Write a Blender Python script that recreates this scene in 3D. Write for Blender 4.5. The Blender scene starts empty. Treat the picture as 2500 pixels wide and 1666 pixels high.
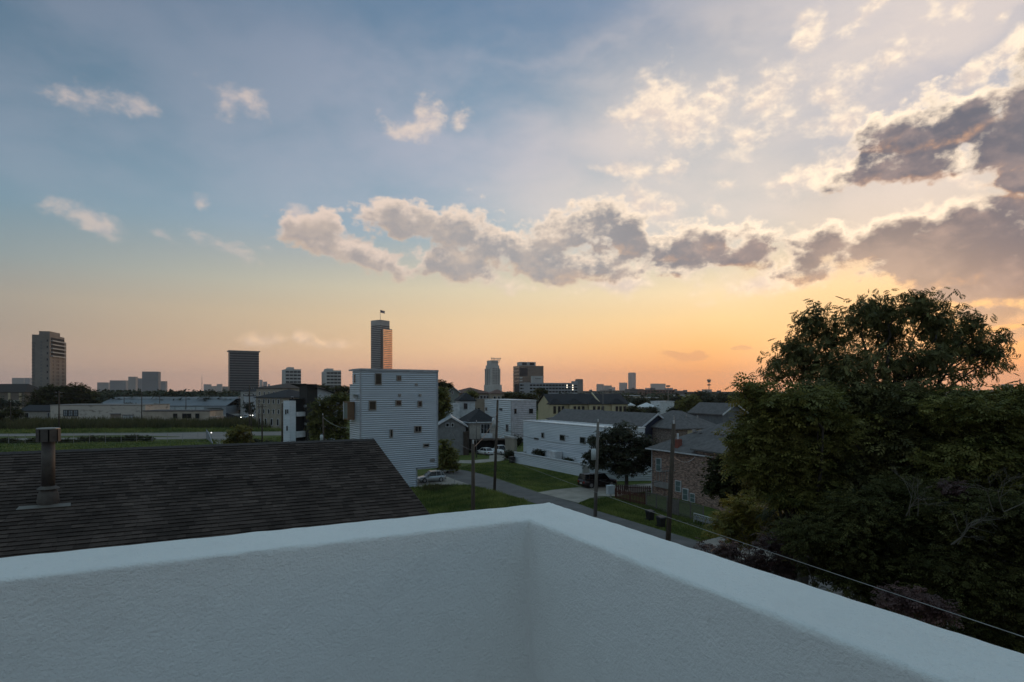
import bpy, math, random
import numpy as np
from mathutils import Vector, Matrix

sc = bpy.context.scene
COL = sc.collection
R = math.radians
F, CU, CV, H = 1463.0, 1250.0, 955.0, 13.0      # focal length, principal column, horizon row (photo pixels), eye height

# ------------------------------------------------------------------ camera
cd = bpy.data.cameras.new('camera'); cam = bpy.data.objects.new('camera', cd); COL.objects.link(cam)
cam.location = (0, 0, H); cam.rotation_euler = (R(90), 0, 0)
cd.sensor_width = 36; cd.lens = F / 2500 * 36; cd.shift_y = 122 / 2500
cd.clip_start = 0.05; cd.clip_end = 40000
sc.camera = cam
sc.view_settings.view_transform = 'Standard'; sc.view_settings.look = 'None'
sc.view_settings.exposure = 0.62; sc.view_settings.gamma = 1.0
sc.cycles.volume_bounces = 0; sc.cycles.max_bounces = 6
sc.cycles.diffuse_bounces = 3; sc.cycles.glossy_bounces = 2; sc.cycles.transmission_bounces = 3
sc.cycles.caustics_reflective = False; sc.cycles.caustics_refractive = False
sc.cycles.sample_clamp_indirect = 4

def lin(c):
    return tuple(((x / 255) / 12.92 if x / 255 <= .04045 else ((x / 255 + .055) / 1.055) ** 2.4) for x in c)

# ------------------------------------------------------------------ world (sky and clouds as functions of the view direction's azimuth and elevation)
SUN_AZ, SUN_EL = R(33.0), R(3.0)
w = bpy.data.worlds.new('World'); sc.world = w; w.use_nodes = True
nt = w.node_tree; nt.nodes.clear(); LK = nt.links
def N(t, **k):
    n = nt.nodes.new(t)
    for a, b in k.items(): setattr(n, a, b)
    return n
def setin(n, i, v):
    if isinstance(v, bpy.types.NodeSocket): LK.new(v, n.inputs[i])
    elif v is not None: n.inputs[i].default_value = v
def M(op, a, b=None, c=None, clamp=False):
    n = N('ShaderNodeMath', operation=op); n.use_clamp = clamp
    setin(n, 0, a); setin(n, 1, b); setin(n, 2, c)
    return n.outputs[0]
def MR(v, a, b, c=0.0, d=1.0, smooth=True):
    n = N('ShaderNodeMapRange'); n.interpolation_type = 'SMOOTHSTEP' if smooth else 'LINEAR'
    setin(n, 0, v); setin(n, 1, a); setin(n, 2, b); setin(n, 3, c); setin(n, 4, d)
    return n.outputs[0]
def MIX(f, a, b, mode='MIX'):
    n = N('ShaderNodeMix', data_type='RGBA', blend_type=mode); n.clamp_factor = True
    setin(n, 0, f)
    for i, v in ((6, a), (7, b)):
        setin(n, i, v if isinstance(v, bpy.types.NodeSocket) else (*v, 1))
    return n.outputs[2]
def RAMP(f, stops):
    n = N('ShaderNodeValToRGB'); cr = n.color_ramp; cr.interpolation = 'LINEAR'
    stops = sorted(stops)
    cr.elements[0].position = stops[0][0]; cr.elements[0].color = (*lin(stops[0][1]), 1)
    cr.elements[1].position = stops[-1][0]; cr.elements[1].color = (*lin(stops[-1][1]), 1)
    for p, c in stops[1:-1]:
        e = cr.elements.new(p); e.color = (*lin(c), 1)
    setin(n, 0, f)
    return n.outputs[0]
tc = N('ShaderNodeTexCoord'); sx = N('ShaderNodeSeparateXYZ'); LK.new(tc.outputs['Generated'], sx.inputs[0])
az = M('ARCTAN2', sx.outputs[0], sx.outputs[1]); el = M('ARCSINE', sx.outputs[2])
elp = M('MAXIMUM', el, 0.0)
da = M('ABSOLUTE', M('WRAP', M('SUBTRACT', az, SUN_AZ), math.pi, -math.pi))
eld = M('DIVIDE', elp, R(90))                     # 0 horizon .. 1 zenith
D_ = lambda d: d / 90
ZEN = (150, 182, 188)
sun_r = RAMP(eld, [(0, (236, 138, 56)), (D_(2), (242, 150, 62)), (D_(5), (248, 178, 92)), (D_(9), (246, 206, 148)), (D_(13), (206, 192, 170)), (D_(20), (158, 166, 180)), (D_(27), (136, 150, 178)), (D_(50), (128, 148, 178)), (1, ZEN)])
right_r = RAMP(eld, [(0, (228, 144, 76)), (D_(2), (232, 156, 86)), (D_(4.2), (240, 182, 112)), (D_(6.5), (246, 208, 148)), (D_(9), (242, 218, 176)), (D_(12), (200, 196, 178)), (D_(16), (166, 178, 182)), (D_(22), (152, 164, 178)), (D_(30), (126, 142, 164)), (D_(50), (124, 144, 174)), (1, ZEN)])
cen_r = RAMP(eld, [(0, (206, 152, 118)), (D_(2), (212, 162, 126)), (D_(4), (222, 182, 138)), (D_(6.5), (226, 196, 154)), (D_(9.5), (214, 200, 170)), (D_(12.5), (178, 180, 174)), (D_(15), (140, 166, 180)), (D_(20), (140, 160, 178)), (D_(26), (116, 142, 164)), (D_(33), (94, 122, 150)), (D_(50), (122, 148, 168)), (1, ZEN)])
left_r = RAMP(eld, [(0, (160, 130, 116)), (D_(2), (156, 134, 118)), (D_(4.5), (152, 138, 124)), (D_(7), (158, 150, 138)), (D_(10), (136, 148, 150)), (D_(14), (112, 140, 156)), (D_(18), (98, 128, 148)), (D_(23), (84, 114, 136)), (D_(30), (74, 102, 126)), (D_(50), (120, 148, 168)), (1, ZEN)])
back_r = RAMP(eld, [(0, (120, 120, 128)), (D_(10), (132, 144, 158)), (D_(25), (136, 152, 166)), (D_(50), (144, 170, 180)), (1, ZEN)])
sky = MIX(MR(da, R(2), R(14)), sun_r, right_r)
sky = MIX(MR(da, R(14), R(36), smooth=False), sky, cen_r)
sky = MIX(MR(da, R(36), R(74), smooth=False), sky, left_r)
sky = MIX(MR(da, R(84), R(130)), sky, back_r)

def AE(u, v):                                     # azimuth, elevation of a direction measured in the photo
    return math.atan((u - CU) / F), math.atan((CV - v) / math.hypot(F, u - CU))
co = N('ShaderNodeCombineXYZ'); LK.new(az, co.inputs[0]); LK.new(el, co.inputs[1]); AEv = co.outputs[0]
def warp(scale, amt, detail=3, seed=0.0):
    m = N('ShaderNodeMapping'); LK.new(AEv, m.inputs[0]); m.inputs['Location'].default_value = (seed, seed * .7, seed)
    n = N('ShaderNodeTexNoise'); n.inputs['Scale'].default_value = scale; n.inputs['Detail'].default_value = detail
    LK.new(m.outputs[0], n.inputs['Vector'])
    s = N('ShaderNodeVectorMath', operation='MULTIPLY_ADD'); LK.new(n.outputs['Color'], s.inputs[0])
    s.inputs[1].default_value = (amt * 1.3, amt, 0); s.inputs[2].default_value = (-amt * .65, -amt * .5, 0)
    a = N('ShaderNodeVectorMath', operation='ADD'); LK.new(AEv, a.inputs[0]); LK.new(s.outputs[0], a.inputs[1])
    return a.outputs[0]
def noise(vec, scale, detail=6, rough=.55, stretch=(1, 1.6, 1), rot=0.0, seed=0.0, dist=0.0):
    m = N('ShaderNodeMapping'); LK.new(vec, m.inputs[0])
    m.inputs['Scale'].default_value = stretch; m.inputs['Rotation'].default_value = (0, 0, rot); m.inputs['Location'].default_value = (seed, seed, seed)
    n = N('ShaderNodeTexNoise'); n.inputs['Scale'].default_value = scale; n.inputs['Detail'].default_value = detail
    n.inputs['Roughness'].default_value = rough; n.inputs['Distortion'].default_value = dist
    LK.new(m.outputs[0], n.inputs['Vector'])
    return n.outputs['Fac']
MW, MH = 2048, 512                                # coverage map: azimuth -180..180, elevation 0..90
_ga, _ge = np.meshgrid((np.arange(MW) + .5) / MW * 2 * math.pi - math.pi, (np.arange(MH) + .5) / MH * math.pi / 2)
def blobs(items, k=.15):
    """signed coverage: 1 in a cloud's middle, 0 at its outline, negative outside"""
    cur = np.full(_ga.shape, -2.0)
    for it in items:
        u, v, ru, rv = it[:4]; rot = R(it[4] if len(it) > 4 else 0); wt = it[5] if len(it) > 5 else 1.0
        a, e = AE(u, v); cs = math.cos(a)
        x, y = _ga - a, _ge - e
        p = (x * math.cos(rot) + y * math.sin(rot)) / (ru / F * cs * cs); q = (-x * math.sin(rot) + y * math.cos(rot)) / (rv / F * cs)
        sfl = wt * (1 - np.sqrt(p * p + q * q)); sfl = np.maximum(sfl, -2.0)
        h = np.maximum(k - np.abs(cur - sfl), 0) / k
        cur = np.maximum(cur, sfl) + h ** 3 * k / 6
    return cur
# rot is counter-clockwise in az/el, positive = rising to the right
WV = warp(9, .045, 3); WV2 = warp(26, .016, 3, 3.0)
grey = [(760, 575, 100, 34, -18), (860, 615, 130, 30, -12), (790, 545, 50, 26), (955, 530, 90, 34, 5), (985, 555, 70, 40), (1110, 560, 120, 52, -12), (1180, 600, 150, 48, -10), (1280, 620, 110, 40, -12), (1120, 640, 110, 40, -5),
        (1420, 575, 120, 55, 8), (1400, 640, 120, 45, 0), (1530, 570, 50, 48), (1460, 650, 90, 35),
        (1650, 600, 80, 38, 10), (1760, 570, 80, 34, -5), (1840, 580, 60, 30), (1640, 650, 90, 24), (1800, 620, 80, 26),
        (2010, 605, 85, 40, 20), (1975, 650, 85, 34), (2130, 590, 150, 50, 18, 1.4), (2330, 560, 170, 66, 12, 1.7), (2420, 630, 200, 74, -10, 1.7), (2230, 640, 170, 60, -10, 1.5), (2480, 690, 150, 50, -12, 1.4), (2360, 520, 120, 36, 5, 1.3), (2560, 590, 150, 90, 0, 1.6),
        (2500, 350, 190, 84, 6, 1.7), (2330, 290, 170, 46, 12, 1.4), (2540, 230, 120, 110, 30, 1.5), (2490, 440, 90, 34, -30, 1.2), (2080, 425, 110, 28, 20, 1.1), (2300, 395, 130, 40, -12, 1.2), (2200, 300, 110, 40, 15),
        (2440, 770, 100, 26, -6, 1.8), (2500, 818, 80, 20, 0, 1.8), (2360, 712, 80, 24, 0, 1.5), (1670, 868, 60, 9, -3, 1.3), (1700, 861, 20, 7, 0, 1.3), (1810, 850, 30, 5, 0, 1.8)]
white = [(1600, 250, 95, 50, 25), (1650, 300, 70, 50), (1750, 240, 60, 52), (1755, 300, 45, 45), (1870, 250, 85, 48, 15), (1820, 330, 40, 35), (2030, 240, 55, 34, -20), (2065, 290, 55, 38, 20), (1990, 310, 40, 20),
         (2160, 145, 100, 36, 18), (2100, 165, 60, 22, 10), (2110, 35, 80, 26, 28), (2140, 15, 60, 18, 20), (1975, 80, 46, 26, 35), (1960, 45, 25, 16), (2280, 22, 30, 32), (2350, 18, 30, 22, 35), (2450, 45, 25, 10), (2480, 95, 60, 20, 30), (2460, 150, 24, 14), (2370, 190, 60, 24, 25),
         (2050, 400, 160, 40, 14), (1950, 430, 110, 26, 14), (2180, 370, 120, 40, -12), (2280, 375, 80, 26, -30), (2350, 440, 60, 16, -40),
         (1560, 500, 55, 34), (1620, 510, 50, 30), (1500, 505, 40, 22, 20), (1745, 510, 46, 24, -25), (1640, 405, 34, 34), (1530, 415, 70, 16, -5), (1780, 450, 36, 14, -10),
         (1045, 290, 38, 36, -40), (1010, 310, 60, 22, 10), (925, 275, 24, 16), (1125, 295, 20, 22), (555, 250, 26, 28, -30, .7), (605, 240, 40, 22, 0, .45), (180, 238, 50, 18, -15, .45), (350, 270, 40, 14, -12, .5),
         (210, 530, 88, 26, -28), (496, 493, 24, 18, -25), (390, 575, 40, 10, -22), (560, 612, 60, 18, -18), (575, 598, 26, 14), (655, 608, 24, 9, -20), (725, 530, 26, 18, -20), (917, 500, 14, 9),
         (1140, 668, 90, 26, -8), (1480, 695, 120, 22, 0), (1850, 690, 160, 30, 3), (1680, 640, 110, 40), (740, 828, 22, 12, 0, .6), (840, 840, 46, 9, 0, .4), (660, 835, 40, 9, 0, .4), (2200, 300, 90, 20, 30)]
halo = [(1700, 280, 330, 170, 0), (1980, 180, 340, 190, 20), (1500, 520, 330, 120), (1850, 440, 330, 110, 10), (2150, 520, 260, 130)]
im = bpy.data.images.new('cloud_coverage', MW, MH, alpha=False, float_buffer=True); im.colorspace_settings.name = 'Non-Color'
_px = np.ones((MH, MW, 4), np.float32)
_px[..., 0] = blobs(grey) / 4 + .5; _px[..., 1] = blobs(white) / 4 + .5; _px[..., 2] = blobs(halo, .4) / 4 + .5
im.pixels.foreach_set(_px.ravel()); im.update()
def cover(vec):
    m = N('ShaderNodeMapping'); LK.new(vec, m.inputs[0]); m.inputs['Scale'].default_value = (1 / (2 * math.pi), 2 / math.pi, 1); m.inputs['Location'].default_value = (.5, 0, 0)
    t = N('ShaderNodeTexImage'); t.image = im; t.interpolation = 'Cubic'; t.extension = 'EXTEND'; LK.new(m.outputs[0], t.inputs[0])
    q = N('ShaderNodeSeparateColor'); LK.new(t.outputs[0], q.inputs[0])
    return [M('MULTIPLY_ADD', q.outputs[i], 4.0, -2.0) for i in range(3)]
nA = noise(WV2, 13, 8, .56, (1, 1.35, 1), R(-14), 0.0)
nB = noise(WV2, 11, 9, .60, (1, 1.5, 1), R(16), 5.0)
nC = noise(AEv, 46, 6, .6, (1, 1.4, 1), R(-10), 9.0)
cvg, cvw, cvh = cover(WV2)
def shifted(vec, d):
    a = N('ShaderNodeVectorMath', operation='ADD'); LK.new(vec, a.inputs[0]); a.inputs[1].default_value = d
    return a.outputs[0]
cvu = cover(shifted(WV2, (.004, .018, 0)))[0]
nAu = noise(shifted(WV2, (.003, .009, 0)), 13, 5, .56, (1, 1.35, 1), R(-14), 0.0)
dens_g = M('ADD', M('MULTIPLY', cvg, 1.25), M('MULTIPLY_ADD', nA, 4.4, -1.85))
dens_w = M('ADD', M('MULTIPLY', cvw, .95), M('MULTIPLY_ADD', nB, 4.6, -2.1))
dens_w = M('ADD', dens_w, M('MULTIPLY_ADD', nC, 1.6, -.80))
dens_g = M('ADD', dens_g, M('MULTIPLY_ADD', nC, 2.2, -1.16))
# thin veil of high cloud
nV = noise(WV, 3.2, 6, .55, (1, 2.2, 1), R(-24), 2.0)
veil = M('MULTIPLY', MR(nV, .33, .64), MR(el, R(10), R(17)))
veil = M('MULTIPLY', veil, MR(el, R(27), R(36), 1, 0))
veil = M('MULTIPLY', veil, MR(da, R(10), R(66), .66, .18))
veilc = MIX(MR(da, R(5), R(50)), lin((232, 214, 200)), lin((190, 182, 194)))
sky = MIX(veil, sky, veilc)
# soft halo of haze round the bright clouds of the upper right
sky = MIX(M('MULTIPLY', MR(cvh, -.6, .9), .5), sky, lin((218, 206, 196)))
lit = MIX(MR(da, R(6), R(58)), lin((255, 234, 208)), lin((212, 192, 180)))
lit = MIX(MR(el, R(4), R(11), .8, 0), lit, lin((244, 204, 160)))
a_w = M('MULTIPLY', MR(dens_w, -.2, 1.3), MR(da, R(20), R(64), .92, .62))
nBu = noise(shifted(WV2, (.004, .008, 0)), 11, 5, .60, (1, 1.5, 1), R(16), 5.0)
reliefw = M('ADD', M('MULTIPLY', M('SUBTRACT', nB, nBu), 3.0), M('MULTIPLY_ADD', nC, 1.6, -.85))
litw = MIX(MR(reliefw, -.45, .35, .62, 0.0), lit, lin((188, 176, 178)))
sky = MIX(a_w, sky, litw)
# grey-bodied cumulus: lit tops, shaded bodies, warm undersides
top = M('MULTIPLY', M('SUBTRACT', cvg, cvu), .8)                      # > 0 towards a cloud's upper edge
relief = M('MULTIPLY', M('SUBTRACT', nA, nAu), 2.0)                     # > 0 on the upper side of a billow
body = MIX(MR(da, R(3), R(34)), lin((92, 98, 112)), lin((154, 152, 154)))
body = MIX(MR(da, R(30), R(62)), body, lin((160, 150, 148)))
warm = MIX(MR(da, R(3), R(40)), lin((176, 154, 146)), lin((216, 194, 174)))
shade = M('SUBTRACT', M('SUBTRACT', dens_g, top), relief)
body = MIX(M('MULTIPLY', MR(relief, -.05, .45), .55), body, warm)
body = MIX(M('MULTIPLY', MR(el, R(5), R(12), 1, 0), .22), body, lin((206, 158, 118)))
body = MIX(M('MULTIPLY', MR(nB, .46, .66), .35), body, warm)
edge = M('MULTIPLY', MR(top, -.55, 0.0, 1, 0), MR(M('ADD', dens_g, M('MULTIPLY_ADD', nB, 2.0, -1.0)), .1, 1.1, 1, 0))
body = MIX(M('MULTIPLY', edge, .6), body, MIX(MR(da, R(3), R(40)), lin((214, 164, 126)), lin((214, 186, 160))))
litg = MIX(MR(el, R(3.5), R(8), 1, 0), lit, lin((196, 140, 104)))
cg = MIX(MR(shade, -.15, .95), litg, body)
sky = MIX(M('MULTIPLY', MR(dens_g, -.2, .6), MR(el, R(3), R(8), .45, 1.0)), sky, cg)
# glow where the sun stands behind the haze
gl = N('ShaderNodeVectorMath', operation='DOT_PRODUCT'); LK.new(tc.outputs['Generated'], gl.inputs[0])
ga = R(31.0); ge = R(3.5); gl.inputs[1].default_value = (math.sin(ga) * math.cos(ge), math.cos(ga) * math.cos(ge), math.sin(ge))
g = M('POWER', MR(gl.outputs['Value'], math.cos(R(15)), 1.0, smooth=False), 2.5)
sky = MIX(M('MULTIPLY', g, .35), sky, lin((255, 228, 190)))
hb = N('ShaderNodeVectorMath', operation='SCALE'); LK.new(sky, hb.inputs[0]); LK.new(MR(el, 0.0, R(8), 1.38, 1.0), hb.inputs['Scale']); sky = hb.outputs[0]
ns = N('ShaderNodeTexSky', sky_type='NISHITA'); ns.sun_disc = False; ns.sun_elevation = SUN_EL; ns.sun_rotation = SUN_AZ
ns.air_density = 1.6; ns.dust_density = 3.0
bg1 = N('ShaderNodeBackground'); LK.new(ns.outputs[0], bg1.inputs[0]); bg1.inputs[1].default_value = 0.006
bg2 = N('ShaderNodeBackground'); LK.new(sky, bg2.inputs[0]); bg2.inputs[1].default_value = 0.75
ad = N('ShaderNodeAddShader'); LK.new(bg1.outputs[0], ad.inputs[0]); LK.new(bg2.outputs[0], ad.inputs[1])
wo = N('ShaderNodeOutputWorld'); LK.new(ad.outputs[0], wo.inputs[0])
w.cycles.sampling_method = 'MANUAL'; w.cycles.sample_map_resolution = 512

sl = bpy.data.lights.new('sun', 'SUN'); so = bpy.data.objects.new('sun', sl); COL.objects.link(so)
sl.energy = 0.5; sl.angle = R(4); sl.color = (1.0, .62, .36)
sd = Vector((math.sin(SUN_AZ) * math.cos(SUN_EL), math.cos(SUN_AZ) * math.cos(SUN_EL), math.sin(SUN_EL)))
so.rotation_euler = sd.to_track_quat('Z', 'Y').to_euler(); so.location = (60, 90, 60)

# ------------------------------------------------------------------ helpers
def G(u, v):
    """ground point (x, y) seen at a photo position"""
    y = F * H / (v - CV)
    return ((u - CU) / F * y, y)
def ZT(v, y): return H - (v - CV) / F * y          # height seen at row v at distance y
def XU(u, y): return (u - CU) / F * y
class MB:
    def __init__(s): s.v = []; s.f = []
    def add(s, vs, fs):
        o = len(s.v); s.v += [tuple(p) for p in vs]; s.f += [tuple(i + o for i in f) for f in fs]; return s
    def box(s, x0, y0, z0, x1, y1, z1):
        if x0 > x1: x0, x1 = x1, x0
        if y0 > y1: y0, y1 = y1, y0
        if z0 > z1: z0, z1 = z1, z0
        return s.add([(x0,y0,z0),(x1,y0,z0),(x1,y1,z0),(x0,y1,z0),(x0,y0,z1),(x1,y0,z1),(x1,y1,z1),(x0,y1,z1)],
                     [(0,3,2,1),(4,5,6,7),(0,1,5,4),(1,2,6,5),(2,3,7,6),(3,0,4,7)])
    def poly(s, pts): return s.add(pts, [tuple(range(len(pts)))])
    def slab(s, pts, t):
        """closed plate: the polygon and its copy t below, with sides"""
        n = len(pts); lo = [(p[0], p[1], p[2] - t) for p in pts]
        return s.add(list(pts) + lo, [tuple(range(n)), tuple(range(2 * n - 1, n - 1, -1))] + [(i, i + n, (i + 1) % n + n, (i + 1) % n) for i in range(n)])
    def prism(s, pts, ex):
        n = len(pts); q = [(p[0] + ex[0], p[1] + ex[1], p[2] + ex[2]) for p in pts]
        return s.add(list(pts) + q, [tuple(range(n - 1, -1, -1)), tuple(range(n, 2 * n))] + [(i, (i + 1) % n, (i + 1) % n + n, i + n) for i in range(n)])
    def tube(s, path, radii, n=8, cap=True):
        path = [Vector(p) for p in path]; k = len(path)
        if not hasattr(radii, '__len__'): radii = [radii] * k
        vs = []
        for i, p in enumerate(path):
            t = (path[min(i + 1, k - 1)] - path[max(i - 1, 0)]).normalized()
            a = t.cross(Vector((0, 0, 1)) if abs(t.z) < .9 else Vector((1, 0, 0))).normalized(); b = t.cross(a)
            for j in range(n):
                th = 2 * math.pi * j / n; vs.append(p + (a * math.cos(th) + b * math.sin(th)) * radii[i])
        fs = [(i * n + j, i * n + (j + 1) % n, (i + 1) * n + (j + 1) % n, (i + 1) * n + j) for i in range(k - 1) for j in range(n)]
        if cap: fs += [tuple(range(n - 1, -1, -1)), tuple((k - 1) * n + j for j in range(n))]
        return s.add(vs, fs)
    def fbox(s, face, a0, a1, z0, z1, d0, d1, W=0, D=0):
        """box on a wall: a along the wall, d outwards. F front y=0, S side x=0, R right side x=W, B back y=D"""
        if face == 'F': return s.box(a0, -d1, z0, a1, -d0, z1)
        if face == 'S': return s.box(-d1, a0, z0, -d0, a1, z1)
        if face == 'R': return s.box(W + d0, a0, z0, W + d1, a1, z1)
        if face == 'B': return s.box(a0, D + d0, z0, a1, D + d1, z1)
    def corr(s, face, a0, a1, z0, z1, period=.28, amp=.026, W=0, D=0):
        n = max(2, int((z1 - z0) / period * 6)); vs = []; fs = []
        for i in range(n + 1):
            z = z0 + (z1 - z0) * i / n; d = amp * (1 + math.sin(2 * math.pi * (z) / period))
            for a in (a0, a1):
                vs.append({'F': (a, -d, z), 'S': (-d, a, z), 'R': (W + d, a, z), 'B': (a, D + d, z)}[face])
        return s.add(vs, [(2 * i, 2 * i + 1, 2 * i + 3, 2 * i + 2) for i in range(n)])
    def build(s, name, m, parent=None, smooth=False):
        me = bpy.data.meshes.new(name); me.from_pydata(s.v, [], s.f); me.update()
        if smooth: me.polygons.foreach_set('use_smooth', [True] * len(me.polygons))
        me.materials.append(m); o = bpy.data.objects.new(name, me); COL.objects.link(o)
        if parent: o.parent = parent
        return o
def tag(o, label=None, cat=None, group=None, kind=None):
    if label: o['label'] = label
    if cat: o['category'] = cat
    if group: o['group'] = group
    if kind: o['kind'] = kind
    return o
def thing(name, label, cat, loc=(0, 0, 0), rot=0, group=None):
    o = bpy.data.objects.new(name, None); COL.objects.link(o); o.location = loc; o.rotation_euler = (0, 0, rot)
    o.empty_display_size = .3
    return tag(o, label, cat, group)
def npmesh(name, verts, quads, m, parent=None, tint=None, smooth=False):
    me = bpy.data.meshes.new(name); nv, nf, k = len(verts), len(quads), quads.shape[1]
    me.vertices.add(nv); me.vertices.foreach_set('co', np.asarray(verts, np.float32).ravel())
    me.loops.add(nf * k); me.loops.foreach_set('vertex_index', np.asarray(quads, np.int32).ravel())
    me.polygons.add(nf); me.polygons.foreach_set('loop_start', np.arange(nf, dtype=np.int32) * k)
    me.polygons.foreach_set('loop_total', np.full(nf, k, np.int32))
    if smooth: me.polygons.foreach_set('use_smooth', np.ones(nf, bool))
    me.update(calc_edges=True)
    if tint is not None:
        a = me.attributes.new('tint', 'FLOAT', 'POINT'); a.data.foreach_set('value', np.asarray(tint, np.float32))
    me.materials.append(m); o = bpy.data.objects.new(name, me); COL.objects.link(o)
    if parent: o.parent = parent
    return o
class Fr:
    """a building's frame: origin at the corner nearest to us, x along its front, y along its side (away)"""
    def __init__(s, u, Y, rot, ul=None, ur=None, X=None, W=None, D=None):
        s.x = XU(u, Y) if X is None else X; s.y = Y; s.rot = R(rot); s.dx = (math.cos(s.rot), math.sin(s.rot)); s.dy = (-math.sin(s.rot), math.cos(s.rot))
        f = lambda uu, d: (((uu - CU) / F) * s.y - s.x) / (d[0] - (uu - CU) / F * d[1])
        s.W = W if W is not None else f(ur, s.dx); s.D = D if D is not None else f(ul, s.dy)
        if s.D <= 0 or s.D > 120: print('ODD D', u, Y, rot, s.D); s.D = 18.0
        if s.W <= 0 or s.W > 200: print('ODD W', u, Y, rot, s.W)
    def loc(s, X, Y): return ((X - s.x) * s.dx[0] + (Y - s.y) * s.dx[1], (X - s.x) * s.dy[0] + (Y - s.y) * s.dy[1])
    def hit(s, face, u, v):
        """wall position (along, height) seen at a photo position"""
        ox, oy = s.loc(0, 0); k = (u - CU) / F
        rx = k * s.dx[0] + s.dx[1]; ry = k * s.dy[0] + s.dy[1]
        if face == 'F': t = -oy / ry
        elif face == 'S': t = -ox / rx
        elif face == 'R': t = (s.W - ox) / rx
        else: t = (s.D - oy) / ry
        z = H - (v - CV) / F * t
        return ((ox + t * rx) if face in 'FB' else (oy + t * ry)), z
    def thing(s, name, label, cat, group=None): return thing(name, label, cat, (s.x, s.y, 0), s.rot, group)

_mats = {}
def mat(name, col, rough=.8, metal=0.0, col2=None, scale=1.5, bump=0.0, bscale=30, stretch=(1, 1, 1), spec=.4, contrast=(.35, .65), detail=5):
    if name in _mats: return _mats[name]
    m = bpy.data.materials.new(name); m.use_nodes = True; t = m.node_tree; b = t.nodes['Principled BSDF']; _mats[name] = m
    b.inputs['Roughness'].default_value = rough; b.inputs['Metallic'].default_value = metal; b.inputs['Specular IOR Level'].default_value = spec
    if col2 is None: col2 = tuple(c * .72 for c in col)
    c = t.nodes.new('ShaderNodeTexCoord'); mp = t.nodes.new('ShaderNodeMapping'); mp.inputs['Scale'].default_value = stretch; t.links.new(c.outputs['Object'], mp.inputs[0])
    n = t.nodes.new('ShaderNodeTexNoise'); n.inputs['Scale'].default_value = scale; n.inputs['Detail'].default_value = detail; n.inputs['Roughness'].default_value = .62; t.links.new(mp.outputs[0], n.inputs['Vector'])
    r = t.nodes.new('ShaderNodeMapRange'); r.inputs[1].default_value, r.inputs[2].default_value = contrast; t.links.new(n.outputs[0], r.inputs[0])
    x = t.nodes.new('ShaderNodeMix'); x.data_type = 'RGBA'; x.inputs[6].default_value = (*col, 1); x.inputs[7].default_value = (*col2, 1)
    t.links.new(r.outputs[0], x.inputs[0]); t.links.new(x.outputs[2], b.inputs['Base Color'])
    if bump:
        n2 = t.nodes.new('ShaderNodeTexNoise'); n2.inputs['Scale'].default_value = bscale; n2.inputs['Detail'].default_value = 6; t.links.new(mp.outputs[0], n2.inputs['Vector'])
        bp = t.nodes.new('ShaderNodeBump'); bp.inputs['Strength'].default_value = bump; bp.inputs['Distance'].default_value = .02; t.links.new(n2.outputs[0], bp.inputs['Height']); t.links.new(bp.outputs[0], b.inputs['Normal'])
    return m
def leafmat(name, dark, light, rough=.55, trans=.3):
    if name in _mats: return _mats[name]
    m = bpy.data.materials.new(name); m.use_nodes = True; t = m.node_tree; b = t.nodes['Principled BSDF']; _mats[name] = m
    a = t.nodes.new('ShaderNodeAttribute'); a.attribute_name = 'tint'
    x = t.nodes.new('ShaderNodeMix'); x.data_type = 'RGBA'; x.inputs[6].default_value = (*dark, 1); x.inputs[7].default_value = (*light, 1)
    t.links.new(a.outputs['Fac'], x.inputs[0]); t.links.new(x.outputs[2], b.inputs['Base Color'])
    b.inputs['Roughness'].default_value = rough; b.inputs['Specular IOR Level'].default_value = .1 if 'dark' in name else .3
    tr = t.nodes.new('ShaderNodeBsdfTranslucent'); t.links.new(x.outputs[2], tr.inputs[0])
    ms = t.nodes.new('ShaderNodeMixShader'); ms.inputs[0].default_value = trans
    t.links.new(b.outputs[0], ms.inputs[1]); t.links.new(tr.outputs[0], ms.inputs[2]); t.links.new(ms.outputs[0], t.nodes['Material Output'].inputs[0])
    return m
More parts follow.
